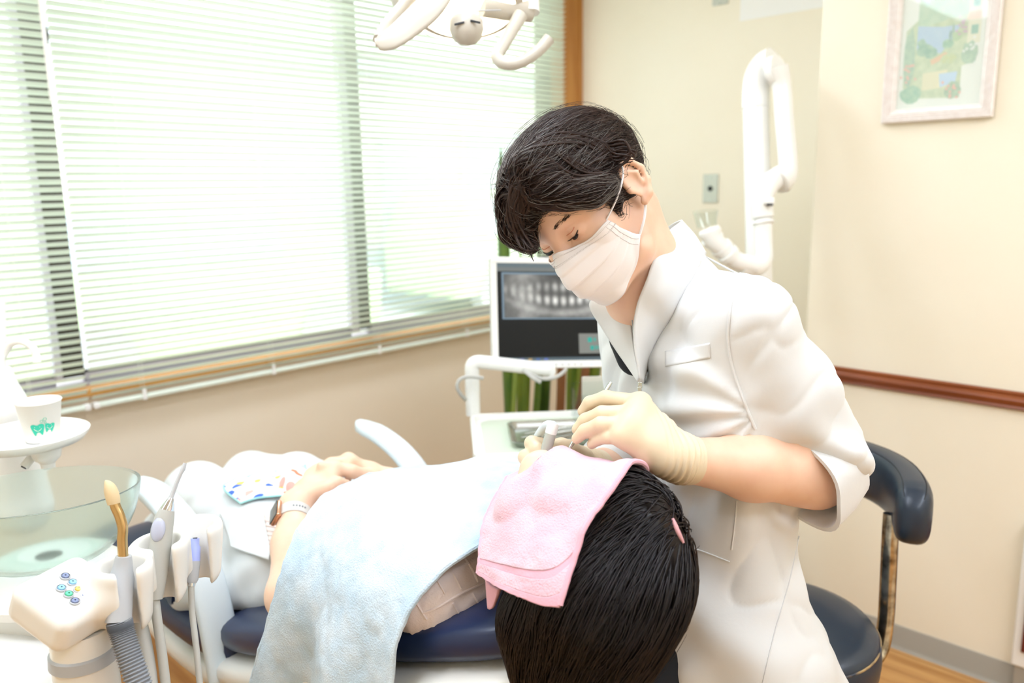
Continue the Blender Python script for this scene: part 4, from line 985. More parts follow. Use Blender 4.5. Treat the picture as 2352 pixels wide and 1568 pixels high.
M().box(CT(.36, .285, .045), (.16, .004, .10), RT).build('back_board', mat('frosted_board', '#cfcabc', .5), ac, bevel=.001)
for i_, (x, y, lab) in enumerate(((.30, .17, 'black dappen bottle on the cart nearest the acrylic stand'), (.335, .135, 'black dappen bottle on the cart just left of the gloved hand'), (.39, .12, 'black dappen bottle on the cart mostly behind the gloved fingers'))):
    bt = thing('black_bottle', lab, 'bottle', CT(x, y, -.011), 'black bottles on the cart')
    M().lathe([(.001, 0), (.016, 0), (.0165, .004), (.0165, .022), (.014, .026), (.009, .028)], CT(x, y, -.0118), 24).build('jar', m_black, bt, angle=50)
    M().lathe([(.009, .028), (.009, .036), (.006, .039), (.001, .0395)], CT(x, y, -.0118), 20).build('cap', m_black, bt, angle=50)
    M().ell(CT(x, y, .030), (.004, .004, .004)).build('knob', m_grey, bt)
# ================================================================ POTTED PLANT
pp = thing('potted_plant', 'tall sword-leaved green plant in the corner behind the monitor', 'plant', (2.02, 1.86, 0))
pb = np.array([2.02, 1.80, 0])
M().lathe([(.001, 0), (.11, 0), (.115, .01), (.145, .27), (.155, .28), (.155, .31), (.143, .312), (.135, .27), (.001, .265)], pb, 36).build('pot', mat('brown_pot', '#7a5a40', .6), pp, angle=40)
M().lathe([(.001, .262), (.136, .262)], pb, 24).build('soil', mat('soil', '#3a2a1c', .95, bump=(120, .6, .01)), pp)
def blade(base, mid, tip, w, m, twist):
    c = catmull([base, base*.45+mid*.55, mid, mid*.4+tip*.6, tip], 22); n = 5; G = []
    T = np.gradient(c, axis=0)
    for i, (p, t) in enumerate(zip(c, T)):
        s = i/21; ww = w*(.55+.45*min(1, s*3))*(1-max(0, (s-.55)/.45)**2)+.0005; t = nrm(t); r = nrm(np.cross(t, (cos(twist+s*.8), sin(twist+s*.8), .15))); nn = np.cross(r, t)
        G.append([p+r*ww*k+nn*ww*.35*k*k for k in np.linspace(-1, 1, n)])
    M().grid(G).build('leaf', m, pp, solid=.003)
lv = [((1150, 338), 2.55, .02), ((1196, 572), 2.5, .018), ((1238, 560), 2.55, .02), ((1268, 566), 2.5, .018), ((1222, 566), 2.6, .016), ((1330, 520), 2.6, .02), ((1290, 480), 2.62, .02), ((1360, 600), 2.5, .02), ((1385, 700), 2.45, .018), ((1255, 700), 2.5, .015), ((1320, 640), 2.45, .02), ((1405, 640), 2.55, .02), ((1210, 590), 2.45, .016)]
for i_, (t_, d_, w_) in enumerate(lv):
    tip = P(*t_, d_); an = i_*2.4; base = pb+np.array([.07*cos(an), .07*sin(an), .26]); base = pb+np.array([0, 0, .26])+(_r*((t_[0]-1290)/900)+np.array([.03*cos(an), .03*sin(an), 0]))*np.array([1, 1, 0])
    mid = base*.45+tip*.55+np.array([0, 0, .06])+_r*.01*sin(an)
    blade(base, mid, tip, w_, (m_leaf, m_leafy)[i_ % 3 == 1], an)
for i_, x in enumerate((1345, 1290)):
    t_ = P(x, 850, 2.52); M().tube(catmull([pb+np.array([.02*i_-.01, .02, .25]), (pb+np.array([0, 0, .25]))*.5+t_*.5+_r*.01, t_, t_+np.array([0, 0, .25])], 14), .014, 10).build('stem', m_stem, pp)
# ================================================================ EXTRA-ORAL SUCTION ARM
va = thing('extraoral_suction', 'white jointed tube arm of an extraoral suction unit by the back wall', 'suction arm', P(1742, 1400, 2.35))
dv = 2.35
def VP(*a): return [P(x, y, dv+o) for x, y, o in a]
bot = P(1745, 700, dv); bot0 = bot.copy(); bot0[2] = .10
M().tube([P(1736, 245, dv), P(1742, 520, dv), bot, bot0], .0375, 24).build('mast', m_white, va)
M().tube(catmull(VP((1736, 250, 0), (1736, 215, 0), (1742, 175, -.005), (1757, 150, -.02), (1775, 140, -.04)), 18), [.0395]*18, 24).build('top_elbow', m_white, va)
M().cyl(P(1775, 165, dv-.06), P(1789, 160, dv-.075), .044, .042, 28).build('top_joint', m_white, va)
M().tube(catmull(VP((1783, 160, -.07), (1796, 200, -.07), (1802, 280, -.07), (1810, 370, -.07), (1808, 405, -.08), (1795, 425, -.09)), 30), np.interp(np.linspace(0, 1, 30), [0, .2, 1], [.036, .026, .0275]), 20).build('upper_tube', m_white, va)
M().tube(catmull(VP((1790, 405, -.10), (1765, 425, -.12), (1750, 460, -.13), (1752, 500, -.13)), 16), .030, 20).build('elbow', m_white, va)
M().cyl(P(1800, 405, dv-.10), P(1786, 418, dv-.11), .036, .036, 28).build('joint_ring', m_white, va)
M().box(P(1766, 462, dv-.165), (.03, .012, .018), np.stack([rt, -fw, up], 1)).build('lever', m_white, va, bevel=.003)
M().box(P(1768, 470, dv-.172), (.016, .006, .006), np.stack([rt, -fw, up], 1)).build('lever_gap', m_black, va)
M().tube(PL((1752, 498, 2.22), (1754, 512, 2.22), (1754, 518, 2.22)), [.020, .032, .020], 24).build('flange', m_white, va)
M().tube(catmull(PL((1753, 512, 2.22), (1754, 560, 2.22), (1754, 595, 2.21), (1735, 615, 2.19), (1700, 612, 2.17)), 24), .0245, 20).build('lower_tube', m_white, va)
M().tube(catmull(PL((1735, 612, 2.18), (1690, 598, 2.16), (1660, 572, 2.15), (1638, 550, 2.14), (1628, 525, 2.14)), 20), [.025]*16+[.027, .03, .03, .027], 20).build('flexible_neck', m_white, va)
for i_, (x, y) in enumerate(((1676, 588), (1662, 574), (1640, 552))): M().tube([P(x, y, 2.155), P(x-7, y-8, 2.15)], .030, 20).build('neck_ring', m_white, va)
M().tube(PL((1624, 520, 2.14), (1622, 505, 2.14), (1621, 484, 2.14)), [.026, .028, .033], 24, cap=False).build('clear_hood', m_hood, va)
M().cyl(bot0-z_*.1, bot0-z_*.04, .16, .15, 32).build('base', m_white, va, bevel=.01); M().lathe([(.14, -.04), (.13, .2), (.10, .28), (.05, .3)], bot0, 32).build('motor_housing', m_white, va)
# ================================================================ WALL FITTINGS
def wallplate(px, py, w, h, label, hole=True):
    c = PX(px, py, XB); t = thing('wall_plate', label, 'wall plate', c, 'wall plates')
    M().box(c+np.array([-.003, 0, 0]), (.006, w, h)).build('plate', m_plate, t, bevel=.002)
    if hole: M().cyl(c+np.array([-.005, 0, 0]), c+np.array([-.0085, 0, 0]), .012, n=20).build('socket', m_black, t)
    for s in (-1, 1): M().cyl(c+np.array([-.005, 0, s*h*.38]), c+np.array([-.0078, 0, s*h*.38]), .004, n=10).build('screw', m_steel, t)
wallplate(1633, 433, .075, .125, 'steel wall plate with a black round socket left of the white mast'); wallplate(1656, -3, .075, .05, 'steel wall plate at the top edge of the photo', False)
nt_ = M(); y0, y1 = PX(1700, 47, XB)[1], 1.36; nt_.bx((XB-.003, y1, 2.062), (XB-.0005, y0, 2.40)); tag(nt_.build('paper_notice', m_paper), 'blank white paper notice pinned high on the back wall', 'notice')
# framed picture on the right wall
fp = thing('picture_frame', 'white ribbed frame with a lakeside garden print on the cream wall', 'picture', (XR, .72, 1.56))
y0, y1, z0, z1 = .590, .866, 1.557, 2.02; fwid = .036
def frame_side(a, b, inn):      # a,b outer corners; mitred with grooves
    a, b, inn = np.array(a), np.array(b), np.array(inn); d = nrm(b-a); R = []
    prof = [(0, .004), (0, .020), (.004, .023), (.008, .020), (.010, .023), (.014, .020), (.016, .023), (.020, .0195), (.022, .022), (.027, .018), (.032, .014), (.036, .010), (.036, .003)]
    for e, sg in ((a, 1), (b, -1)): R.append([e+inn*p+d*sg*p+np.array([-q, 0, 0]) for p, q in prof])
    return loft(M(), R)
for a, b, i_ in (((XR, y0, z0), (XR, y1, z0), (0, 0, 1)), ((XR, y1, z0), (XR, y1, z1), (0, -1, 0)), ((XR, y1, z1), (XR, y0, z1), (0, 0, -1)), ((XR, y0, z1), (XR, y0, z0), (0, 1, 0))):
    frame_side(a, b, i_).build('frame_side', mat('white_wash_wood', '#f3ece6', .5, var=(60, '#e6d9d0', .6)) if 'white_wash_wood' not in MT else MT['white_wash_wood'], fp, smooth=False)
iy0, iy1, iz0, iz1 = y0+fwid, y1-fwid, z0+fwid, z1-fwid
mat_o = M().bx((XR-.008, iy0-.004, iz0-.004), (XR-.003, iy1+.004, iz1+.004)).build('mat_board', m_paper, fp, smooth=False)
def pic(name, poly, col, o, var=None):
    # poly in print coordinates u (0 left..1 right), v (0 bottom..1 at photo top)
    wc_ = lambda h: tuple(x*.62+.36 for x in lin(h))
    m = mat('print_'+name+str(len(MT)), wc_(col), .7, var=(var[0], wc_(var[1]), var[2]) if var else None)
    UL, UR, VB, VT = iy1, iy0, 1.5975, 1.845
    pic.n = getattr(pic, 'n', 0)+1; pts = [(XR-.0081-pic.n*.00003, UL+(UR-UL)*u, VB+(VT-VB)*v_) for u, v_ in poly]
    M().add(pts, [tuple(range(len(pts)))]).build(name, m, mat_o, smooth=False)
rr = random.Random(3)
def blob(cx, cy, rx, ry, n=14, j=.14): return [(cx+rx*cos(2*pi*k/n)*(1+rr.uniform(-j, j)), cy+ry*sin(2*pi*k/n)*(1+rr.uniform(-j, j))) for k in range(n)]
pic('print_ground', [(.20, .085), (.76, .06), (.76, .38), (.90, .42), (.93, 1.4), (.20, 1.4), (.20, .9), (.06, .80), (.06, .2)], '#cfd6a8', 0, (60, '#a9bd8a', .8))
pic('print_sky', [(.20, .98), (.93, .98), (.93, 1.4), (.20, 1.4)], '#d7e3e6', 1)
pic('print_hills', [(.20, .80), (.5, .86), (.80, .90), (.80, 1.25), (.6, 1.1), (.45, 1.2), (.30, 1.05), (.20, 1.15)], '#a9c9a4', 2, (50, '#c9d8b4', .8))
pic('print_lake', [(.20, .60), (.50, .53), (.62, .66), (.72, .80), (.5, .80), (.20, .84)], '#a3bfdc', 3, (40, '#bcd0e0', .6))
pic('print_house', [(.80, .60), (.95, .60), (.95, 1.4), (.80, 1.4)], '#ece3c4', 3)
pic('print_awning', [(.78, .84), (.95, .84), (.95, .92), (.80, .91)], '#e0a56c', 4)
for a_0, b_0 in (((.84, .69), (.92, .78)), ((.84, .96), (.92, 1.1))): pic('print_shutter', [a_0, (b_0[0], a_0[1]), b_0, (a_0[0], b_0[1])], '#6fae92', 4)
pic('print_terrace', [(.30, .16), (.60, .18), (.60, .36), (.30, .34)], '#e8dcae', 3); pic('print_roof', [(.40, .42), (.62, .50), (.56, .54), (.38, .47)], '#e7b27c', 5)
pic('print_cloth', [(.52, .18), (.70, .22), (.72, .33), (.50, .32)], '#b5d0ec', 5)
for cx, cy, rx, ry, c in ((.12, .50, .07, .32, '#8db292'), (.16, .13, .13, .09, '#6fb08a'), (.30, .58, .10, .07, '#5e9f7c'), (.38, .55, .08, .06, '#5e9f7c'), (.58, .62, .07, .05, '#6fae86'), (.63, .74, .012, .10, '#4f8a70'), (.60, .70, .012, .06, '#4f8a70'), (.68, .69, .06, .05, '#a4c07a'), (.84, .50, .10, .12, '#86ae8c'), (.60, .47, .10, .05, '#c4c878'), (.68, .14, .10, .09, '#7da57a'), (.26, .66, .05, .04, '#6fa888')):
    pic('print_foliage', blob(cx, cy, rx, ry), c, 6, (90, '#b9d3a8', .7))
for i_ in range(46):
    z = i_ % 4; cx, cy = [(.12+rr.gauss(0, .045), .36+rr.gauss(0, .10)), (.66+rr.gauss(0, .07), .13+rr.gauss(0, .05)), (.74+rr.gauss(0, .03), .78+rr.gauss(0, .08)), (.84+rr.gauss(0, .05), .52+rr.gauss(0, .07))][z]
    pic('print_flower', blob(cx, cy, .017, .014, 7), ('#f0a892', '#ef9f88', '#d3a0bd', '#f2f1ea')[z], 8)
M().bx((XR-.0125, iy0-.003, iz0-.003), (XR-.0115, iy1+.003, iz1+.003)).build('glass', m_clear, fp)
# white cabinet edge at the lower right
cb_ = thing('white_cabinet', 'white cabinet with red-brown inset at the lower right edge', 'cabinet', (XR-.05, .2, 0))
yc = PX(2322, 1500, XR-.04)[1]
M().bx((XR-.035, -.5, .09), (XR-.002, yc, .50)).build('side_panel', m_white, cb_, bevel=.004)
M().bx((XR-.045, -.46, .14), (XR-.034, yc-.022, .46)).build('inset_panel', mat('maroon_panel', '#6d2a1e', .5), cb_, bevel=.002)
M().bx((XR-.03, -.5, .0), (XR-.004, yc-.01, .09)).build('plinth', m_base, cb_)
# ================================================================ DENTAL LAMP
dl = thing('dental_lamp', 'white dental operating light with two curved handles above the patient', 'dental lamp', P(1080, 30, 1.5))
lc = P(1075, 35, 1.5); tgt = np.array([.76, .66, 1.05]); ld = nrm(tgt-lc); ls = nrm(np.cross(ld, (0, 0, 1))); lu = np.cross(ls, ld)
m_glow = emitter('lamp_reflector_glow', '#fff0d2', 3.5)
v = Vol(axs((.75, 1.50, .006)), axs((.85, 1.50, .006)), axs((1.60, 2.0, .006)))
M().lathe([(.055, .006), (.10, -.004), (.135, -.03), (.142, -.05), (.13, -.085), (.05, -.11), (.001, -.112)], lc-ld*.02, 40, axis=ld, ref=ls, sy=.72).build('lamp_head', m_lampp, dl, angle=50)
M().lathe([(.001, .0), (.05, .001), (.09, -.008), (.125, -.028)], lc-ld*.012, 40, axis=ld, ref=ls, sy=.72).build('reflector', m_glow, dl)
M().lathe([(.001, .040), (.014, .038), (.026, .028), (.031, .012), (.030, -.004), (.024, -.012)], P(1071, 52, 1.46), 32, axis=nrm((0.02, .0, -1))).build('centre_cap', m_lampp, dl, angle=50)
for x, y in ((1055, 54), (1092, 50)): M().box(P(x, y, 1.431), (.018, .004, .0025), np.stack([nrm(rt+.22*up*(1 if x < 1070 else -1)), -fw, up], 1)).build('vent_slot', m_black, dl)
# handles
h1 = catmull(PL((1030, -60, 1.44), (990, 10, 1.42), (940, 58, 1.41), (895, 92, 1.40), (862, 98, 1.40)), 30)
R = []; T = np.gradient(h1, axis=0)
for i_, (p, t) in enumerate(zip(h1, T)):
    t = nrm(t); n_ = nrm(np.cross(t, fw)); s = i_/29; ww = .026*(1-.55*s**2)*(1 if i_ < 28 else .6); th = .009*(1-.3*s)
    R.append([p+n_*ww*abs(cos(a))**.7*np.sign(cos(a))-fw*th*abs(sin(a))**.7*np.sign(sin(a)) for a in np.linspace(0, 2*pi, 16, endpoint=False)])
loft(M(), R).build('handle_blade', m_lampp, dl, angle=50)
M().tube(catmull(PL((960, -30, 1.48), (920, 20, 1.47), (885, 62, 1.45), (870, 92, 1.42)), 20), .011, 14).build('handle_rod', m_lampp, dl)
M().tube(catmull(PL((1195, 35, 1.53), (1180, 62, 1.52), (1158, 100, 1.50), (1142, 130, 1.49), (1160, 146, 1.48), (1195, 143, 1.48), (1235, 118, 1.48), (1262, 88, 1.48)), 44), np.interp(np.arange(44), [0, 8, 36, 43], [.014, .012, .0105, .0115]), 16).build('handle_hook', m_lampp, dl)
M().tube(PL((1105, 10, 1.50), (1160, 14, 1.53), (1218, 22, 1.56)), [.022, .026, .024], 18, sx=.7).build('yoke', m_lampp, dl)
M().cyl(P(1212, -20, 1.56), P(1214, 30, 1.56), .022, .022).build('yoke_joint', m_white, dl)
M().tube(PL((1092, 25, 1.474), (1150, 23, 1.50)), [.0012, .0012], 8).build('slot_trim', m_grey, dl)
M().tube(catmull([P(1214, -10, 1.56), P(1225, -120, 1.6), P(1240, -330, 1.7), P(1300, -520, 1.8)+0*z_], 20), .02, 14).build('arm', m_white, dl)
lp = bpy.data.lights.new('dental_lamp_beam', 'SPOT'); lp.energy = LAMP_W; lp.color = (1, .95, .86); lp.spot_size = radians(62); lp.spot_blend = .7; lp.shadow_soft_size = .07
lo = bpy.data.objects.new('dental_lamp_beam', lp); COL.objects.link(lo); lo.location = tuple(lc+ld*.045); lo.rotation_euler = Vector(tuple(-ld)).to_track_quat('Z', 'Y').to_euler()
# ================================================================ STOOL
so = thing('dentist_stool', 'dark blue leather stool with curved armrest back on a chrome bar', 'stool', (1.306, .6, 0))
sc0 = np.array([1.312, .602, 0]); rs = .168
M().lathe([(.001, .620), (.09, .619), (.147, .614), (.168, .606), (.1745, .597), (.178, .583), (.180, .560), (.178, .538), (.168, .522), (.13, .517), (.001, .517)], sc0, 56).build('seat', m_dkblue, so, angle=55)
M().tube([sc0+np.array([.1755*cos(a), .1755*sin(a), .594]) for a in np.linspace(0, 2*pi, 60, endpoint=False)], .0022, 6, closed=True).build('piping', mat('worn_piping', '#2a3340', .5, var=(30, '#c9a66a', .9)), so)
bp = catmull([(1.462, .428, .792), (1.53, .452, .80), (1.602, .497, .803), (1.655, .560, .803), (1.68, .64, .803), (1.675, .72, .803), (1.65, .80, .803)], 44)
R = []; T = np.gradient(bp, axis=0)
sc_l = np.interp(np.arange(44), [0, 1, 3, 6, 38, 42, 43], [.35, .7, .93, 1, 1, .7, .3])
for p, t, k_ in zip(bp, T, sc_l):
    t = nrm(t); o_ = nrm(np.cross(t, (0, 0, 1))); R.append([p+o_*.034*k_*abs(cos(a))**.65*np.sign(cos(a))+z_*.056*k_*abs(sin(a))**.6*np.sign(sin(a)) for a in np.linspace(0, 2*pi, 28, endpoint=False)])
br = loft(M(), R).build('backrest_arm', m_dkblue, so, angle=60)
for k_ in (5, 9): M().tube([R[i][k_]+0*z_ for i in range(2, 42)], .0012, 5).build('seam', mat('seam_thread', '#15191f', .7) if 'seam_thread' not in MT else MT['seam_thread'], br)
tb_ = catmull([P(2048, 1180, 1.525), P(2044, 1240, 1.53), P(2040, 1330, 1.54), P(2034, 1430, 1.545), P(2022, 1490, 1.545), P(1995, 1525, 1.53), P(1960, 1540, 1.50), np.array([1.33, .56, .505])], 44)
M().tube(tb_, .0115, 16, sx=1.35).build('chrome_bar', m_chromew, so)
M().cyl(sc0+z_*.515, sc0+z_*.12, .026, .026).build('gas_column', m_chrome, so)
for k_ in range(5):
    an = 2*pi*k_/5+.3; e_ = sc0+np.array([.24*cos(an), .24*sin(an), .07]); M().tube([sc0+z_*.12, e_], [.022, .014], 12).build('base_leg', m_chrome, so)
    M().cyl(e_+np.array([-.012, 0, -.042]), e_+np.array([.012, 0, -.042]), .027).build('caster', m_black, so)
# ================================================================ DENTIST
de = thing('person', 'dentist in a white tunic and face mask leaning over the patient', 'person', (1.30, .6, .0))
def cv(x, y, z): return x*rt+y*up-z*fw
hf = nrm(cv(-.53, -.665, .525)); hl = cv(.50, .254, .828); hl = nrm(hl-hf*(hl@hf)); hu = np.cross(hf, hl)
HO = P(1318, 530, 1.07)-hf*.085-hl*.034
def HL(a, b, c): return HO+hf*a+hl*b+hu*c
def hit(vol, px, py, d0=.9, d1=1.6, out=0.):
    r = ray(px, py); t = np.arange(d0, d1, .0015); s = vol.sample(CAM+r*t[:, None]); i = np.argmax(s < out); 
    return CAM+r*(t[i] if (s < out).any() else d1)
TF, TL = np.array([-.900, .436, 0]), np.array([-.436, -.900, 0])
SL = P(1718, 735, 1.10); SR = SL-TL*.335
EL = P(1872, 1090, 1.135); WL = P(1566, 1055, 1.04)
ER = P(1500, 1075, 1.40); WR = P(1350, 1080, 1.185)
chest = [(P(1588, 800, 1.25), .100, .088), (P(1600, 910, 1.25), .085, .102), (P(1622, 1110, 1.275), .072, .100), (P(1605, 1330, 1.30), .080, .118)]
hipc = P(1612, 1330, 1.30)
def trunk(v, g=0):
    v.cone(SL-TL*.045, SR+TL*.045, .054+g, .054+g, .04)
    for c, h, r in chest: v.cone(c-TL*h, c+TL*h, r+g, r+g, .06)
knees = [np.array([.80, .70, .60]), np.array([.86, .98, .60])]
BV = Vol(axs((.58, .76, .007), (.76, 1.02, .0024), (1.02, 1.56, .009)), axs((.28, .56, .007), (.56, .86, .0024), (.86, 1.15, .009)), axs((.0, .95, .012), (.95, 1.13, .0036), (1.13, 1.22, .006), (1.22, 1.53, .0024)))
headvol(BV, HO, hf, hl, hu)
nb_ = P(1492, 680, 1.19)
BV.chain([HL(-.035, 0, -.05), HL(-.035, 0, -.085)*.5+nb_*.5+np.array([0, 0, -.005]), nb_], [.054, .050, .055], .03)
BV.chain([HL(.01, 0, -.09), P(1468, 690, 1.195), P(1478, 720, 1.215)], [.034, .037, .038], .03)
trunk(BV, -.016)
for s_, e_, w_ in ((SL, EL, WL), (SR, ER, WR)): BV.chain([s_, e_], [.05, .043], .03); BV.chain([e_, e_*.5+w_*.5, w_], [.046, .0425, .028], .02)
LH = (WL, PL((1470, 925, 1.060), (1462, 948, 1.042), (1448, 974, 1.028), (1428, 1000, 1.022)),
      [PL((1392, 914, 1.072), (1355, 925, 1.082), (1339, 944, 1.088)), PL((1382, 950, 1.052), (1345, 965, 1.066), (1326, 986, 1.072)), PL((1380, 974, 1.030), (1344, 989, 1.046), (1325, 1007, 1.056)), PL((1396, 1003, 1.028), (1374, 1008, 1.040), (1359, 1020, 1.048))],
      PL((1520, 1010, 1.075), (1450, 985, 1.095), (1395, 968, 1.105), (1348, 972, 1.095)))
RH = (WR, PL((1290, 1030, 1.158), (1280, 1047, 1.150), (1284, 1066, 1.15), (1294, 1082, 1.15)),
      [PL((1222, 1018, 1.140), (1234, 1034, 1.122), (1250, 1046, 1.116)), PL((1208, 1050, 1.130), (1222, 1066, 1.118), (1240, 1070, 1.112)), PL((1222, 1074, 1.135), (1236, 1084, 1.135), (1252, 1086, 1.14)), PL((1240, 1090, 1.15), (1252, 1098, 1.15), (1264, 1098, 1.15))],
      PL((1335, 1052, 1.150), (1306, 1034, 1.130), (1286, 1034, 1.118), (1268, 1042, 1.110)))
handvol(BV, *LH); handvol(BV, *RH, rf=.0092)
for s, kn in ((1, knees[0]), (-1, knees[1])): BV.chain([hipc+TL*s*.085+np.array([0, 0, -.06]), kn, kn+np.array([.06, 0, -.45]), kn+np.array([-.05, 0.02, -.56])], [.078, .055, .035, .03], .03)
volmesh(BV, 'body', m_skin, de, it=1)
# ---- eyes, lashes, brows
def onface(a, b, c, out=.0006):
    p = HL(a, b, c)[None]
    for _ in range(4): g = BV.grad(p, .002); p = p-g*(BV.sample(p)-out)[:, None]
    return p[0]
m_eye = mat('eye_white', '#e8ddd2', .2); m_iris = mat('dark_iris', '#1d1310', .15)
for s in (1, -1):
    arc = [onface(.092, s*(.0185+.028*t), -.0055-.0035*sin(pi*t)+.004*t, .0007) for t in np.linspace(0, 1, 11)]
    M().tube(arc, [.0004, .0007, .0009, .0010, .0011, .0011, .0011, .0011, .0010, .0008, .0004], 6).build('lash_line', m_hairk, de)
    arc2 = [p+hu*-.0022+hf*.0 for p in arc[2:9]]
    M().tube(arc2, [.0006, .0014, .0018, .002, .0018, .0014, .0006], 8).build('iris', m_iris, de)
    arc3 = [p+hu*.0075+hf*-.0005 for p in arc[1:10]]; arc3 = [onface(*(np.array([(p-HO)@hf, (p-HO)@hl, (p-HO)@hu])), .0) for p in arc3]
    M().tube(arc3, .0006, 5).build('lid_crease', m_lip, de)
    sd = np.array([onface(.09, s*(.016+.034*t)+rng.normal()*.0012, .0195+.0022*sin(pi*t)+rng.normal()*.0011, .0004) for t in rng.uniform(.05, 1, 70)])
    V_, Q_ = strands(BV, sd, lambda p, t: np.broadcast_to(hl*s+hu*.15, p.shape), 3, .0020, .00028, .0005, jit=.2)
    npmesh('eyebrow', V_, Q_, m_hairb, de, angle=180)
# ---- hair
HH = Vol(axs((.66, 1.10, .0034)), axs((.52, .96, .0034)), axs((1.20, 1.56, .0034)))
RH_ = np.stack([hf, hl, hu], 1)
HH.ell(HL(-.013, 0, .040), (.108, .087, .092), RH_, .02, mg=.06)
HH.ell(HL(.040, .005, .082), (.058, .062, .040), RH_, .03, mg=.06)
HH.ell(HL(.090, 0, -.038), (.080, .105, .090), RH_, .010, 's', mg=.06)
HH.ell(HL(-.015, 0, -.125), (.105, .12, .070), RH_, .012, 's', mg=.06)
for s in (1, -1):
    HH.ell(HL(-.012, s*.098, -.014), (.026, .032, .036), RH_, .006, 's', mg=.06)
    HH.chain([HL(.020, s*.070, .012), HL(.028, s*.0695, -.012), HL(.034, s*.067, -.028)], [.007, .005, .002], .008, mg=.06)
HH.chain(PL((1265, 380, 1.075), (1218, 425, 1.075), (1190, 475, 1.08), (1188, 528, 1.085), (1216, 562, 1.085)), [.030, .029, .022, .017, .008], .02, mg=.06)
HH.chain(PL((1218, 390, 1.05), (1252, 428, 1.038), (1305, 446, 1.036), (1358, 444, 1.040), (1395, 425, 1.05)), [.022, .018, .013, .012, .010], .015, mg=.06)
hr_ = volmesh(HH, 'hair', m_hairb, de, disp=lambda V, N: -.003+.0035*np.sin(150*(V@hu)+50*(V@hl)+6*vnoise(V, 16)))
sv, sf = HH.surf()
fl_pts = np.array(PL((1262, 372, 1.075), (1205, 420, 1.075), (1176, 475, 1.08), (1180, 530, 1.085), (1225, 572, 1.085))); fl_dir = np.gradient(fl_pts, axis=0)
fr_pts = np.array(PL((1215, 388, 1.05), (1250, 426, 1.036), (1305, 450, 1.034), (1358, 452, 1.040), (1400, 425, 1.05))); fr_dir = np.gradient(fr_pts, axis=0)
def dflow(p, t):
    q = p-HO; a, b, c = q@hf, q@hl, q@hu
    base = -hf[None]*1.0+hl[None]*np.clip(b*6, -.5, .5)[:, None]-hu[None]*(np.clip(.06-c, 0, .2)*6+.12)[:, None]
    out = base.copy()
    for pts, dr, rad in ((fl_pts, fl_dir, .03), (fr_pts, fr_dir, .018)):
        d = np.linalg.norm(p[:, None]-pts[None], axis=2); w = np.exp(-(d.min(1)/rad)**2); k = np.exp(-(d/rad)**2*1.5)+1e-9; k /= k.sum(1)[:, None]
        dd = k@dr; dd /= np.linalg.norm(dd, axis=1)[:, None]+1e-9
        out = out*(1-w)[:, None]+dd*w[:, None]*1.4
    return out
sd = sv[rng.choice(len(sv), 700)]
V_, Q_ = strands(HH, sd, dflow, 9, .009, .0026, rng.uniform(-.001, .003, len(sd)), jit=.2, taper=.1, sides=5)
npmesh('hair_locks', V_, Q_, m_hairb, hr_, angle=180)
sd = sv[rng.choice(len(sv), 6500)]
V_, Q_ = strands(HH, sd, dflow, 10, .0085, .00075, rng.uniform(-.001, .004, len(sd)), jit=.14)
npmesh('hair_strands', V_, Q_, m_hairb, hr_, angle=180)
locks = [[(1225, 385), (1270, 428), (1330, 466), (1388, 474)], [(1240, 370), (1300, 408), (1365, 436), (1396, 446)], [(1215, 400), (1245, 446), (1290, 474), (1345, 478)], [(1260, 350), (1330, 378), (1380, 398), (1402, 418)],
         [(1215, 395), (1180, 440), (1166, 500), (1184, 548), (1226, 574)], [(1225, 392), (1195, 442), (1184, 508), (1202, 556), (1232, 566)], [(1230, 400), (1208, 448), (1202, 488), (1214, 528)], [(1200, 345), (1280, 302), (1365, 304), (1425, 346)], [(1190, 370), (1270, 325), (1350, 330), (1405, 366)], [(1330, 290), (1390, 305), (1436, 340), (1452, 366)]]
Vl, Fl_ = [], []; nl = 0
for bp_ in locks:
    for _ in range(12):
        pa = catmull(np.array(bp_, float)+rng.normal(size=(len(bp_), 2))*np.array([9, 8])*np.linspace(.7, 1.2, len(bp_))[:, None], 16)
        p = np.array([P(x, y, 1.045) for x, y in pa]); of = rng.uniform(.0005, .0045)
        for _k in range(6):
            s_ = np.clip(HH.sample(p), -.03, .03); p = p-HH.grad(p)*(s_-of)[:, None]*np.where(s_ > .028, 0, .8)[:, None]
        p[1:-1] = (p[:-2]+2*p[1:-1]+p[2:])/4
        m_ = M().tube(p, np.interp(np.arange(16), [0, 3, 10, 15], [.0006, .0021, .0019, .0003]), 5, sx=1.6)
        Vl.append(np.array(m_.v)); Fl_ += [tuple(i+nl for i in f_) for f_ in m_.f if len(f_) == 4]; nl += len(m_.v)
npmesh('fringe_locks', np.vstack(Vl), np.array(Fl_), m_hairb, hr_, angle=180)
q = sv-HO; front = sv[((q@hf) > .035) & ((q@hl) > -.03)]
sd = front[rng.choice(len(front), 420)]
V_, Q_ = strands(HH, sd, dflow, 12, .009, .0004, rng.uniform(.002, .006, len(sd)), jit=.22)
npmesh('grey_strands', V_, Q_, m_hairg, hr_, angle=180)
sd = sv[rng.choice(len(sv), 420)]
V_, Q_ = strands(HH, sd, dflow, 10, .009, .0003, rng.uniform(.004, .012, len(sd)), jit=.4)
npmesh('flyaway_hairs', V_, Q_, m_hairb, hr_, angle=180)
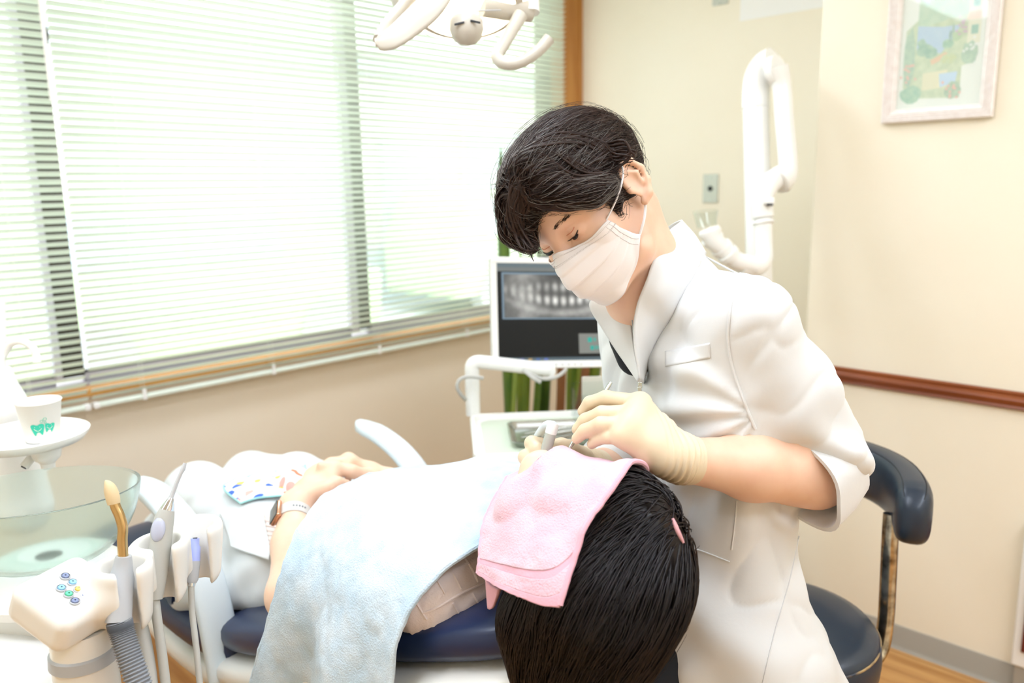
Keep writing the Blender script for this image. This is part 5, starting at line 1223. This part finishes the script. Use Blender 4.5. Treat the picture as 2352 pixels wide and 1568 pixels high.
# ---- face mask
mk = [[(.059, .0605, -.021), (.076, .047, -.022), (.094, .024, -.017), (.105, 0, -.009), (.094, -.024, -.017), (.076, -.047, -.022), (.059, -.0605, -.021)],
      [(.052, .0655, -.034), (.082, .052, -.034), (.107, .027, -.032), (.125, 0, -.032), (.107, -.027, -.032), (.082, -.052, -.034), (.052, -.0655, -.034)],
      [(.046, .0665, -.045), (.080, .053, -.055), (.108, .029, -.057), (.126, 0, -.058), (.108, -.029, -.057), (.080, -.053, -.055), (.046, -.0665, -.045)],
      [(.040, .0665, -.056), (.074, .052, -.076), (.101, .029, -.082), (.115, 0, -.084), (.101, -.029, -.082), (.074, -.052, -.076), (.040, -.0665, -.056)],
      [(.031, .0655, -.068), (.058, .052, -.092), (.080, .027, -.106), (.092, 0, -.111), (.080, -.027, -.106), (.058, -.052, -.092), (.031, -.0655, -.068)]]
mk = [[HL(*p) for p in r] for r in mk]
def pleat(p, a, b):
    u = np.repeat(np.linspace(0, 1, a), b); w = np.tile(np.linspace(-1, 1, b), a)
    s = np.where((u > .28) & (u < .94), ((u-.28)/.22) % 1.0, .5)-.5
    return -.0042*s*(1-np.abs(w)**6)+.0006*vnoise(p, 60)
mg_ = drape(sheet(mk, 60, 70, pleat), [BV], .0028, 3)
mm = M().grid(mg_).build('face_mask', m_mask, de, solid=.0012, angle=25)
for i_ in (2, 9): M().tube(mg_[i_]+hf*.0006, .0007, 6).build('nose_band_seam', m_mask, mm)
m_st = mat('stitch_dots', '#cfc6c2', .8); stq = M()
mn_ = np.cross(np.gradient(mg_, axis=0), np.gradient(mg_, axis=1)); mn_ /= np.linalg.norm(mn_, axis=2)[..., None]+1e-9
if ((mn_[30, 20])@hf) < 0: mn_ = -mn_
fine = catmull(mg_[3]+mn_[3]*.0008, 110); f2 = catmull(mg_[8]+mn_[8]*.0008, 110); f3 = catmull(mg_[9]+mn_[9]*.0008, 110)
e1 = catmull(mg_[4:-2, 2]+mn_[4:-2, 2]*.0008, 50); e2 = catmull(mg_[4:-2, 4]+mn_[4:-2, 4]*.0008, 50)
for row in (fine, f2, f3, e1, e2):
    for p in row: stq.ell(p, (.0005, .0005, .0005), n=5, m=3)
stq.build('stitching', m_st, mm, kind='stuff')
for a, b in ((1, .0), (-1, .0)):
    A = HL(.060, a*.062, -.020); B = HL(.0075, a*.086, .008); M().tube(catmull([A, A*.5+B*.5+hl*a*.010, B+hl*a*.006, HL(-.010, a*.088, .021)], 14), .0013, 8, sx=1.6).build('ear_loop', m_mask, mm)
    A = HL(.0315, a*.0665, -.067); B = HL(.001, a*.0785, -.046); M().tube(catmull([A, A*.5+B*.5+hl*a*.003, B, HL(-.012, a*.080, -.036)], 14), .0013, 8, sx=1.6).build('ear_loop', m_mask, mm)
# ---- tunic
CVl = Vol(axs((.84, 1.58, .0048)), axs((.26, 1.04, .0048)), axs((.34, 1.36, .0048)))
trunk(CVl, 0)
sk = [(P(1625, 1470, 1.31), .09, .128), (P(1650, 1590, 1.33), .10, .135)]
for c, h, r in sk: CVl.cone(c-TL*h, c+TL*h, r, r*1.05, .06)
CVl.chain([P(1770, 1440, 1.34), P(1812, 1530, 1.34), P(1845, 1620, 1.34)], [.045, .045, .045], .05)
ELs = P(1892, 1040, 1.145); CVl.chain([SL+TL*.005, SL*.5+ELs*.5-rt*.004, ELs, P(1898, 1050, 1.145)], [.062, .061, .058, .052], .035)
CVl.chain([SR, ER], [.066, .060], .035); CVl.chain([ER, ER*.42+WR*.58], [.056, .060], .03)
CVl.chain([P(1545, 655, 1.22), P(1575, 710, 1.22)], [.058, .075], .05)
# neck opening and open front
CVl.chain([P(1490, 560, 1.215), P(1464, 660, 1.20), P(1446, 760, 1.17), P(1460, 850, 1.145)], [.053, .034, .018, .004], .008, 's')
CVl.chain([nb_+up*.07, nb_+up*.16], [.045, .06], .01, 's')
ax_s = nrm(EL-SL)
def tund(V, N):
    w = np.zeros(len(V)); q = V-EL; s = (V-SL)@ax_s; L0 = np.linalg.norm(EL-SL)
    ds = np.linalg.norm((V-SL)-np.outer(np.clip(s, 0, L0), ax_s), axis=1); arm = np.clip((.095-ds)/.02, 0, 1)
    e = np.exp(-((s-L0*.92)/.07)**2)
    dg = (V@nrm(up*.8+rt*.5)); w += arm*e*.0080*np.sin(dg*100+3.0*vnoise(V, 7, 2))
    w += arm*.003*vnoise(V, 11, 5)+arm*np.exp(-((s-L0*.45)/.12)**2)*.0025*np.sin((V@nrm(rt*.9-up*.45))*75+2*vnoise(V, 6, 8))
    b = 1-arm; f1 = V@nrm(TL*.95+TF*.3+np.array([0, 0, -.32]))
    ap = V-SL+np.array([0, 0, .13]); rr_ = np.linalg.norm(ap, axis=1); th_ = np.arctan2(ap@up, ap@rt); w += b*.0065*np.sin(th_*11+2*vnoise(V, 6, 11))*np.exp(-((rr_-.13)/.08)**2)
    w += b*.0065*np.sin(f1*88+2.2*vnoise(V, 5, 4))*(.45+.55*vnoise(V, 6, 9))
    w += b*np.exp(-((V[:, 2]-.80)/.10)**2)*.005*np.sin((V@nrm(np.array([0, 0, .8])+TL*.5-TF*.3))*70+2*vnoise(V, 5, 3))
    w += b*np.exp(-((V[:, 2]-.62)/.09)**2)*.006*np.sin((V@nrm(np.array([0, 0, .45])+TL*.9))*60+2*vnoise(V, 5, 6))
    cr = V@np.stack([nrm(rt*.8-up*.6), nrm(rt*.6+up*.8)*.35, fw*.5], 1)
    w -= arm*.0032*(1-np.abs(vnoise(cr, 34, 7)))**5
    cb = V@np.stack([nrm(TL*.9-up*.3), nrm(up*.9+TL*.3)*.3, TF*.6], 1)
    w -= b*.0045*(1-np.abs(vnoise(cb, 22, 3)))**5
    return w+.0015*vnoise(V, 26, 1)
tu = volmesh(CVl, 'tunic', m_coat, de, disp=tund, it=2)
TB = bvh(tu)
def hitm(px, py, tree=None, lift=.0):
    r = nrm(ray(px, py)); q = (tree or TB).ray_cast(Vector(tuple(CAM+r*.85)), Vector(tuple(r)))
    return (np.array(q[0])-fw*lift) if q[0] is not None else CAM+r*1.3
# rolled cuff: flared double band around the forearm
def cuff(c0, c1, r0, r1, tilt, name='rolled_cuff'):
    ax = nrm(c1-c0); a = nrm(np.cross(ax, fw)); b = np.cross(ax, a); R = []
    for t, r, o in ((0, r0*.86, 0), (.04, r0, 0), (.5, (r0+r1)/2+.003, 0), (.93, r1, 0), (1, r1+.001, .0), (1.0, r1-.005, 0), (.9, r1-.007, 0), (.3, r0-.006, 0)):
        R.append([c0+(c1-c0)*t+(cos(k)*a+sin(k)*b)*r*(1+.05*sin(3*k+1)+.03*sin(5*k))+ax*tilt*cos(k)*t*.03 for k in np.linspace(0, 2*pi, 40, endpoint=False)])
    return loft(M(), R, cap=False).build(name, m_coat, tu, angle=50)
cuff(P(1922, 1050, 1.15), P(1846, 1116, 1.118), .056, .064, .3)
cuff(ER*.50+WR*.50, ER*.30+WR*.70, .058, .054, 0)
# stand collar, near half and far lapel
A = PL((1520, 530, 1.34), (1548, 512, 1.29), (1566, 506, 1.235), (1532, 535, 1.170), (1505, 585, 1.122), (1486, 640, 1.108), (1466, 695, 1.115), (1457, 760, 1.118), (1468, 872, 1.118))
B = PL((1560, 600, 1.36), (1600, 585, 1.31), (1618, 572, 1.240), (1600, 605, 1.168), (1572, 655, 1.118), (1545, 700, 1.095), (1512, 755, 1.095), (1492, 800, 1.105), (1474, 876, 1.117))
B = [b if i_ < 2 else hitm(*pq)+fw*.002 for i_, (b, pq) in enumerate(zip(B, ((0, 0), (0, 0), (1620, 580), (1604, 614), (1576, 664), (1550, 713), (1520, 763), (1497, 808), (1478, 881))))]
Mi = [a*.5+b*.5-fw*.008 for a, b in zip(A, B)]
M().grid(sheet([A, Mi, B], 16, 70, lambda p, a, b: .0015*vnoise(p, 30, 2))).build('collar', m_coat, tu, solid=.0035)
Al = PL((1440, 640, 1.26), (1446, 668, 1.215), (1447, 715, 1.178), (1455, 785, 1.150), (1469, 872, 1.120))
Am = PL((1412, 655, 1.262), (1400, 690, 1.215), (1415, 735, 1.182), (1440, 800, 1.155), (1468, 874, 1.122))
Ao = PL((1398, 668, 1.262), (1354, 698, 1.225), (1382, 752, 1.200), (1420, 810, 1.172), (1467, 878, 1.124))
M().grid(sheet([Al, Am, Ao], 16, 50, lambda p, a, b: .001*vnoise(p, 30, 2))).build('lapel', m_coat, tu, solid=.0035)
# dark shirt in the opening
SV = Vol(axs((.84, 1.25, .004)), axs((.55, .95, .004)), axs((.95, 1.36, .004)))
SV.chain(PL((1490, 710, 1.255), (1470, 750, 1.235), (1464, 800, 1.205), (1458, 830, 1.20)), [.060, .045, .030, .018], .03)
SV.cone(HL(.01, 0, -.09), P(1476, 690, 1.165), .036, .044, .006, 's')
volmesh(SV, 'shirt', m_shirt, de)
# zip teeth and pull
zp = [a*.5+b*.5 for a, b in zip(PL((1450, 740, 1.128), (1456, 800, 1.128), (1468, 872, 1.118)), PL((1450, 740, 1.128), (1456, 800, 1.128), (1468, 872, 1.118)))]
zz = M().tube(catmull(PL((1452, 735, 1.146), (1458, 790, 1.14), (1468, 868, 1.118)), 20), .0011, 6).build('zip_tape', m_grey, tu)
M().box(P(1470, 884, 1.112), (.006, .004, .009), np.stack([rt, fw, up], 1)).build('zip_slider', m_steel, zz, bevel=.001)
M().box(P(1470, 904, 1.110), (.0055, .003, .020), np.stack([nrm(rt+.12*up), fw, nrm(up-.12*rt)], 1)).build('zip_pull', m_steel, zz, bevel=.0008)
# seams and pockets stitched on the tunic surface
def seam(pts, name='seam', r=.0012, m=m_coat, n=40):
    c = catmull(np.array(pts, float), n); w = [hitm(x, y) for x, y in c]; w = np.array(w)
    return M().tube(w-fw*r*.3, r, 6).build(name, m, tu)
seam([(1700, 628), (1678, 700), (1672, 780), (1684, 850), (1712, 930), (1735, 985)], r=.002)
seam([(1600, 578), (1640, 600), (1700, 632)], r=.0015)
seam([(1692, 1150), (1688, 1200), (1680, 1262)]); seam([(1478, 900), (1500, 980)]); seam([(1570, 1252), (1620, 1268), (1676, 1290)])
seam([(1835, 1230), (1812, 1340), (1780, 1450), (1752, 1568)])
def patch(poly, name, off=.0012, nu=8, nv=20):
    a, b, c, d = [np.array(p, float) for p in poly]; G = []
    for i in range(nu):
        u = i/(nu-1); G.append([hitm(*((a*(1-t)+b*t)*(1-u)+(d*(1-t)+c*t)*u), None, off*.6) for t in np.linspace(0, 1, nv)])
    return M().grid(np.array(G)).build(name, m_coat, tu, solid=.0014)
patch([(1527, 806), (1630, 787), (1632, 822), (1528, 842)], 'chest_pocket')
# ---- black trousers and shoes
TVd = Vol(axs((.60, 1.48, .009)), axs((.45, 1.15, .009)), axs((.02, .78, .009)))
for s, kn in ((1, knees[0]), (-1, knees[1])): TVd.chain([hipc+TL*s*.085+np.array([0, 0, -.06]), kn, kn+np.array([.06, 0, -.43]), kn+np.array([.06, 0, -.54])], [.092, .072, .055, .05], .03)
volmesh(TVd, 'trousers', m_shirt, de, disp=lambda V, N: .004*vnoise(V, 14, 2))
for kn in knees:
    v = Vol(axs((.55, 1.05, .006)), axs((.5, 1.2, .006)), axs((-.01, .16, .006)))
    v.chain([kn+np.array([.08, 0, -.555]), kn+np.array([-.02, .02, -.565]), kn+np.array([-.12, .04, -.575])], [.042, .038, .03], .02); v.cut((0, 0, .001), (0, 0, -1)); volmesh(v, 'shoe', m_white, de)
# ---- latex gloves
def glove(Hd, wrist, back, side, rf=.0088):
    lo = np.min([wrist]+Hd[1]+[p for f_ in Hd[2] for p in f_]+Hd[3], axis=0)-.05; hi = np.max([wrist]+Hd[1]+[p for f_ in Hd[2] for p in f_]+Hd[3], axis=0)+.05
    v = Vol(*[axs((lo[i], hi[i], .0021)) for i in range(3)])
    handvol(v, Hd[0], Hd[1], Hd[2], Hd[3], rw=.0262, rp=.0124, rf=rf+.0012, rt_=.0112)
    v.cone(wrist, back, .0285, .0300, .015); v.cone(wrist*.6+np.array(Hd[1][3])*.4+side, np.array(Hd[1][3])*.75+wrist*.25, .019, .013, .02)
    a = nrm(back-wrist); v.cut(back-a*.002, a, .002)
    def d(V, N):
        s = (V-wrist)@a; return .0013*np.sin(s*2*pi/.0085+2*vnoise(V, 40))*np.clip((s+.045)/.02, 0, 1)*np.clip((.9-s/.03), 0, 1)
    g = volmesh(v, 'glove', m_glove, de, disp=d, it=2)
    e_ = nrm(np.cross(a, fw)); f_ = np.cross(a, e_)
    R = []
    for s_, r_ in ((-.021, .0293), (-.020, .0322), (-.010, .0325), (.001, .0322), (.002, .0300), (-.004, .0285)):
        R.append([back+a*s_+(cos(k)*e_+sin(k)*f_)*r_*(1+.02*sin(4*k)) for k in np.linspace(0, 2*pi, 36, endpoint=False)])
    loft(M(), R, cap=False).build('rolled_edge', m_glove, g, angle=60)
    return v
GL = glove(LH, WL, WL*.935+EL*.065+rt*.0, up*-.010-fw*.004)
GR = glove(RH, WR, WR*.90+ER*.10, up*-.005, .0092)
# ---- instruments held in the hands
mi = thing('mouth_mirror', 'slim steel instrument held in the raised gloved hand nearest the camera', 'dental instrument', P(1306, 1032, 1.085))
a, b = P(1403, 878, 1.105), P(1300, 1042, 1.085)
M().tube([a, a*.97+b*.03, a*.5+b*.5, a*.12+b*.88], [.0026, .0030, .0029, .0028], 14).build('handle', m_steel, mi)
M().tube([a*.12+b*.88, a*.06+b*.94, b], [.0024, .0018, .0014], 12).build('shank', m_chrome, mi)
hpz = thing('dental_handpiece', 'translucent grey handpiece with white cap held in the far gloved hand', 'dental handpiece', P(1250, 1040, 1.105))
M().tube(PL((1271, 972, 1.100), (1270, 976, 1.100), (1265, 995, 1.101)), [.0070, .0082, .0082], 20).build('cap', m_white, hpz)
M().tube(PL((1266, 993, 1.101), (1258, 1020, 1.102), (1250, 1042, 1.104), (1244, 1056, 1.106)), [.0080, .0078, .0062, .0040], 20).build('barrel', mat('smoke_plastic', '#b9bdb4', .2, coat=.4), hpz)
M().tube(PL((1245, 1054, 1.106), (1236, 1062, 1.107), (1230, 1066, 1.106)), [.0030, .0022, .0015], 10).build('tip', m_chrome, hpz)
M().tube(catmull(PL((1270, 976, 1.104), (1256, 976, 1.125), (1243, 990, 1.145), (1232, 1010, 1.16), (1226, 1040, 1.165), (1240, 1080, 1.175)), 24), .0062, 12).build('hose', m_pale, hpz)
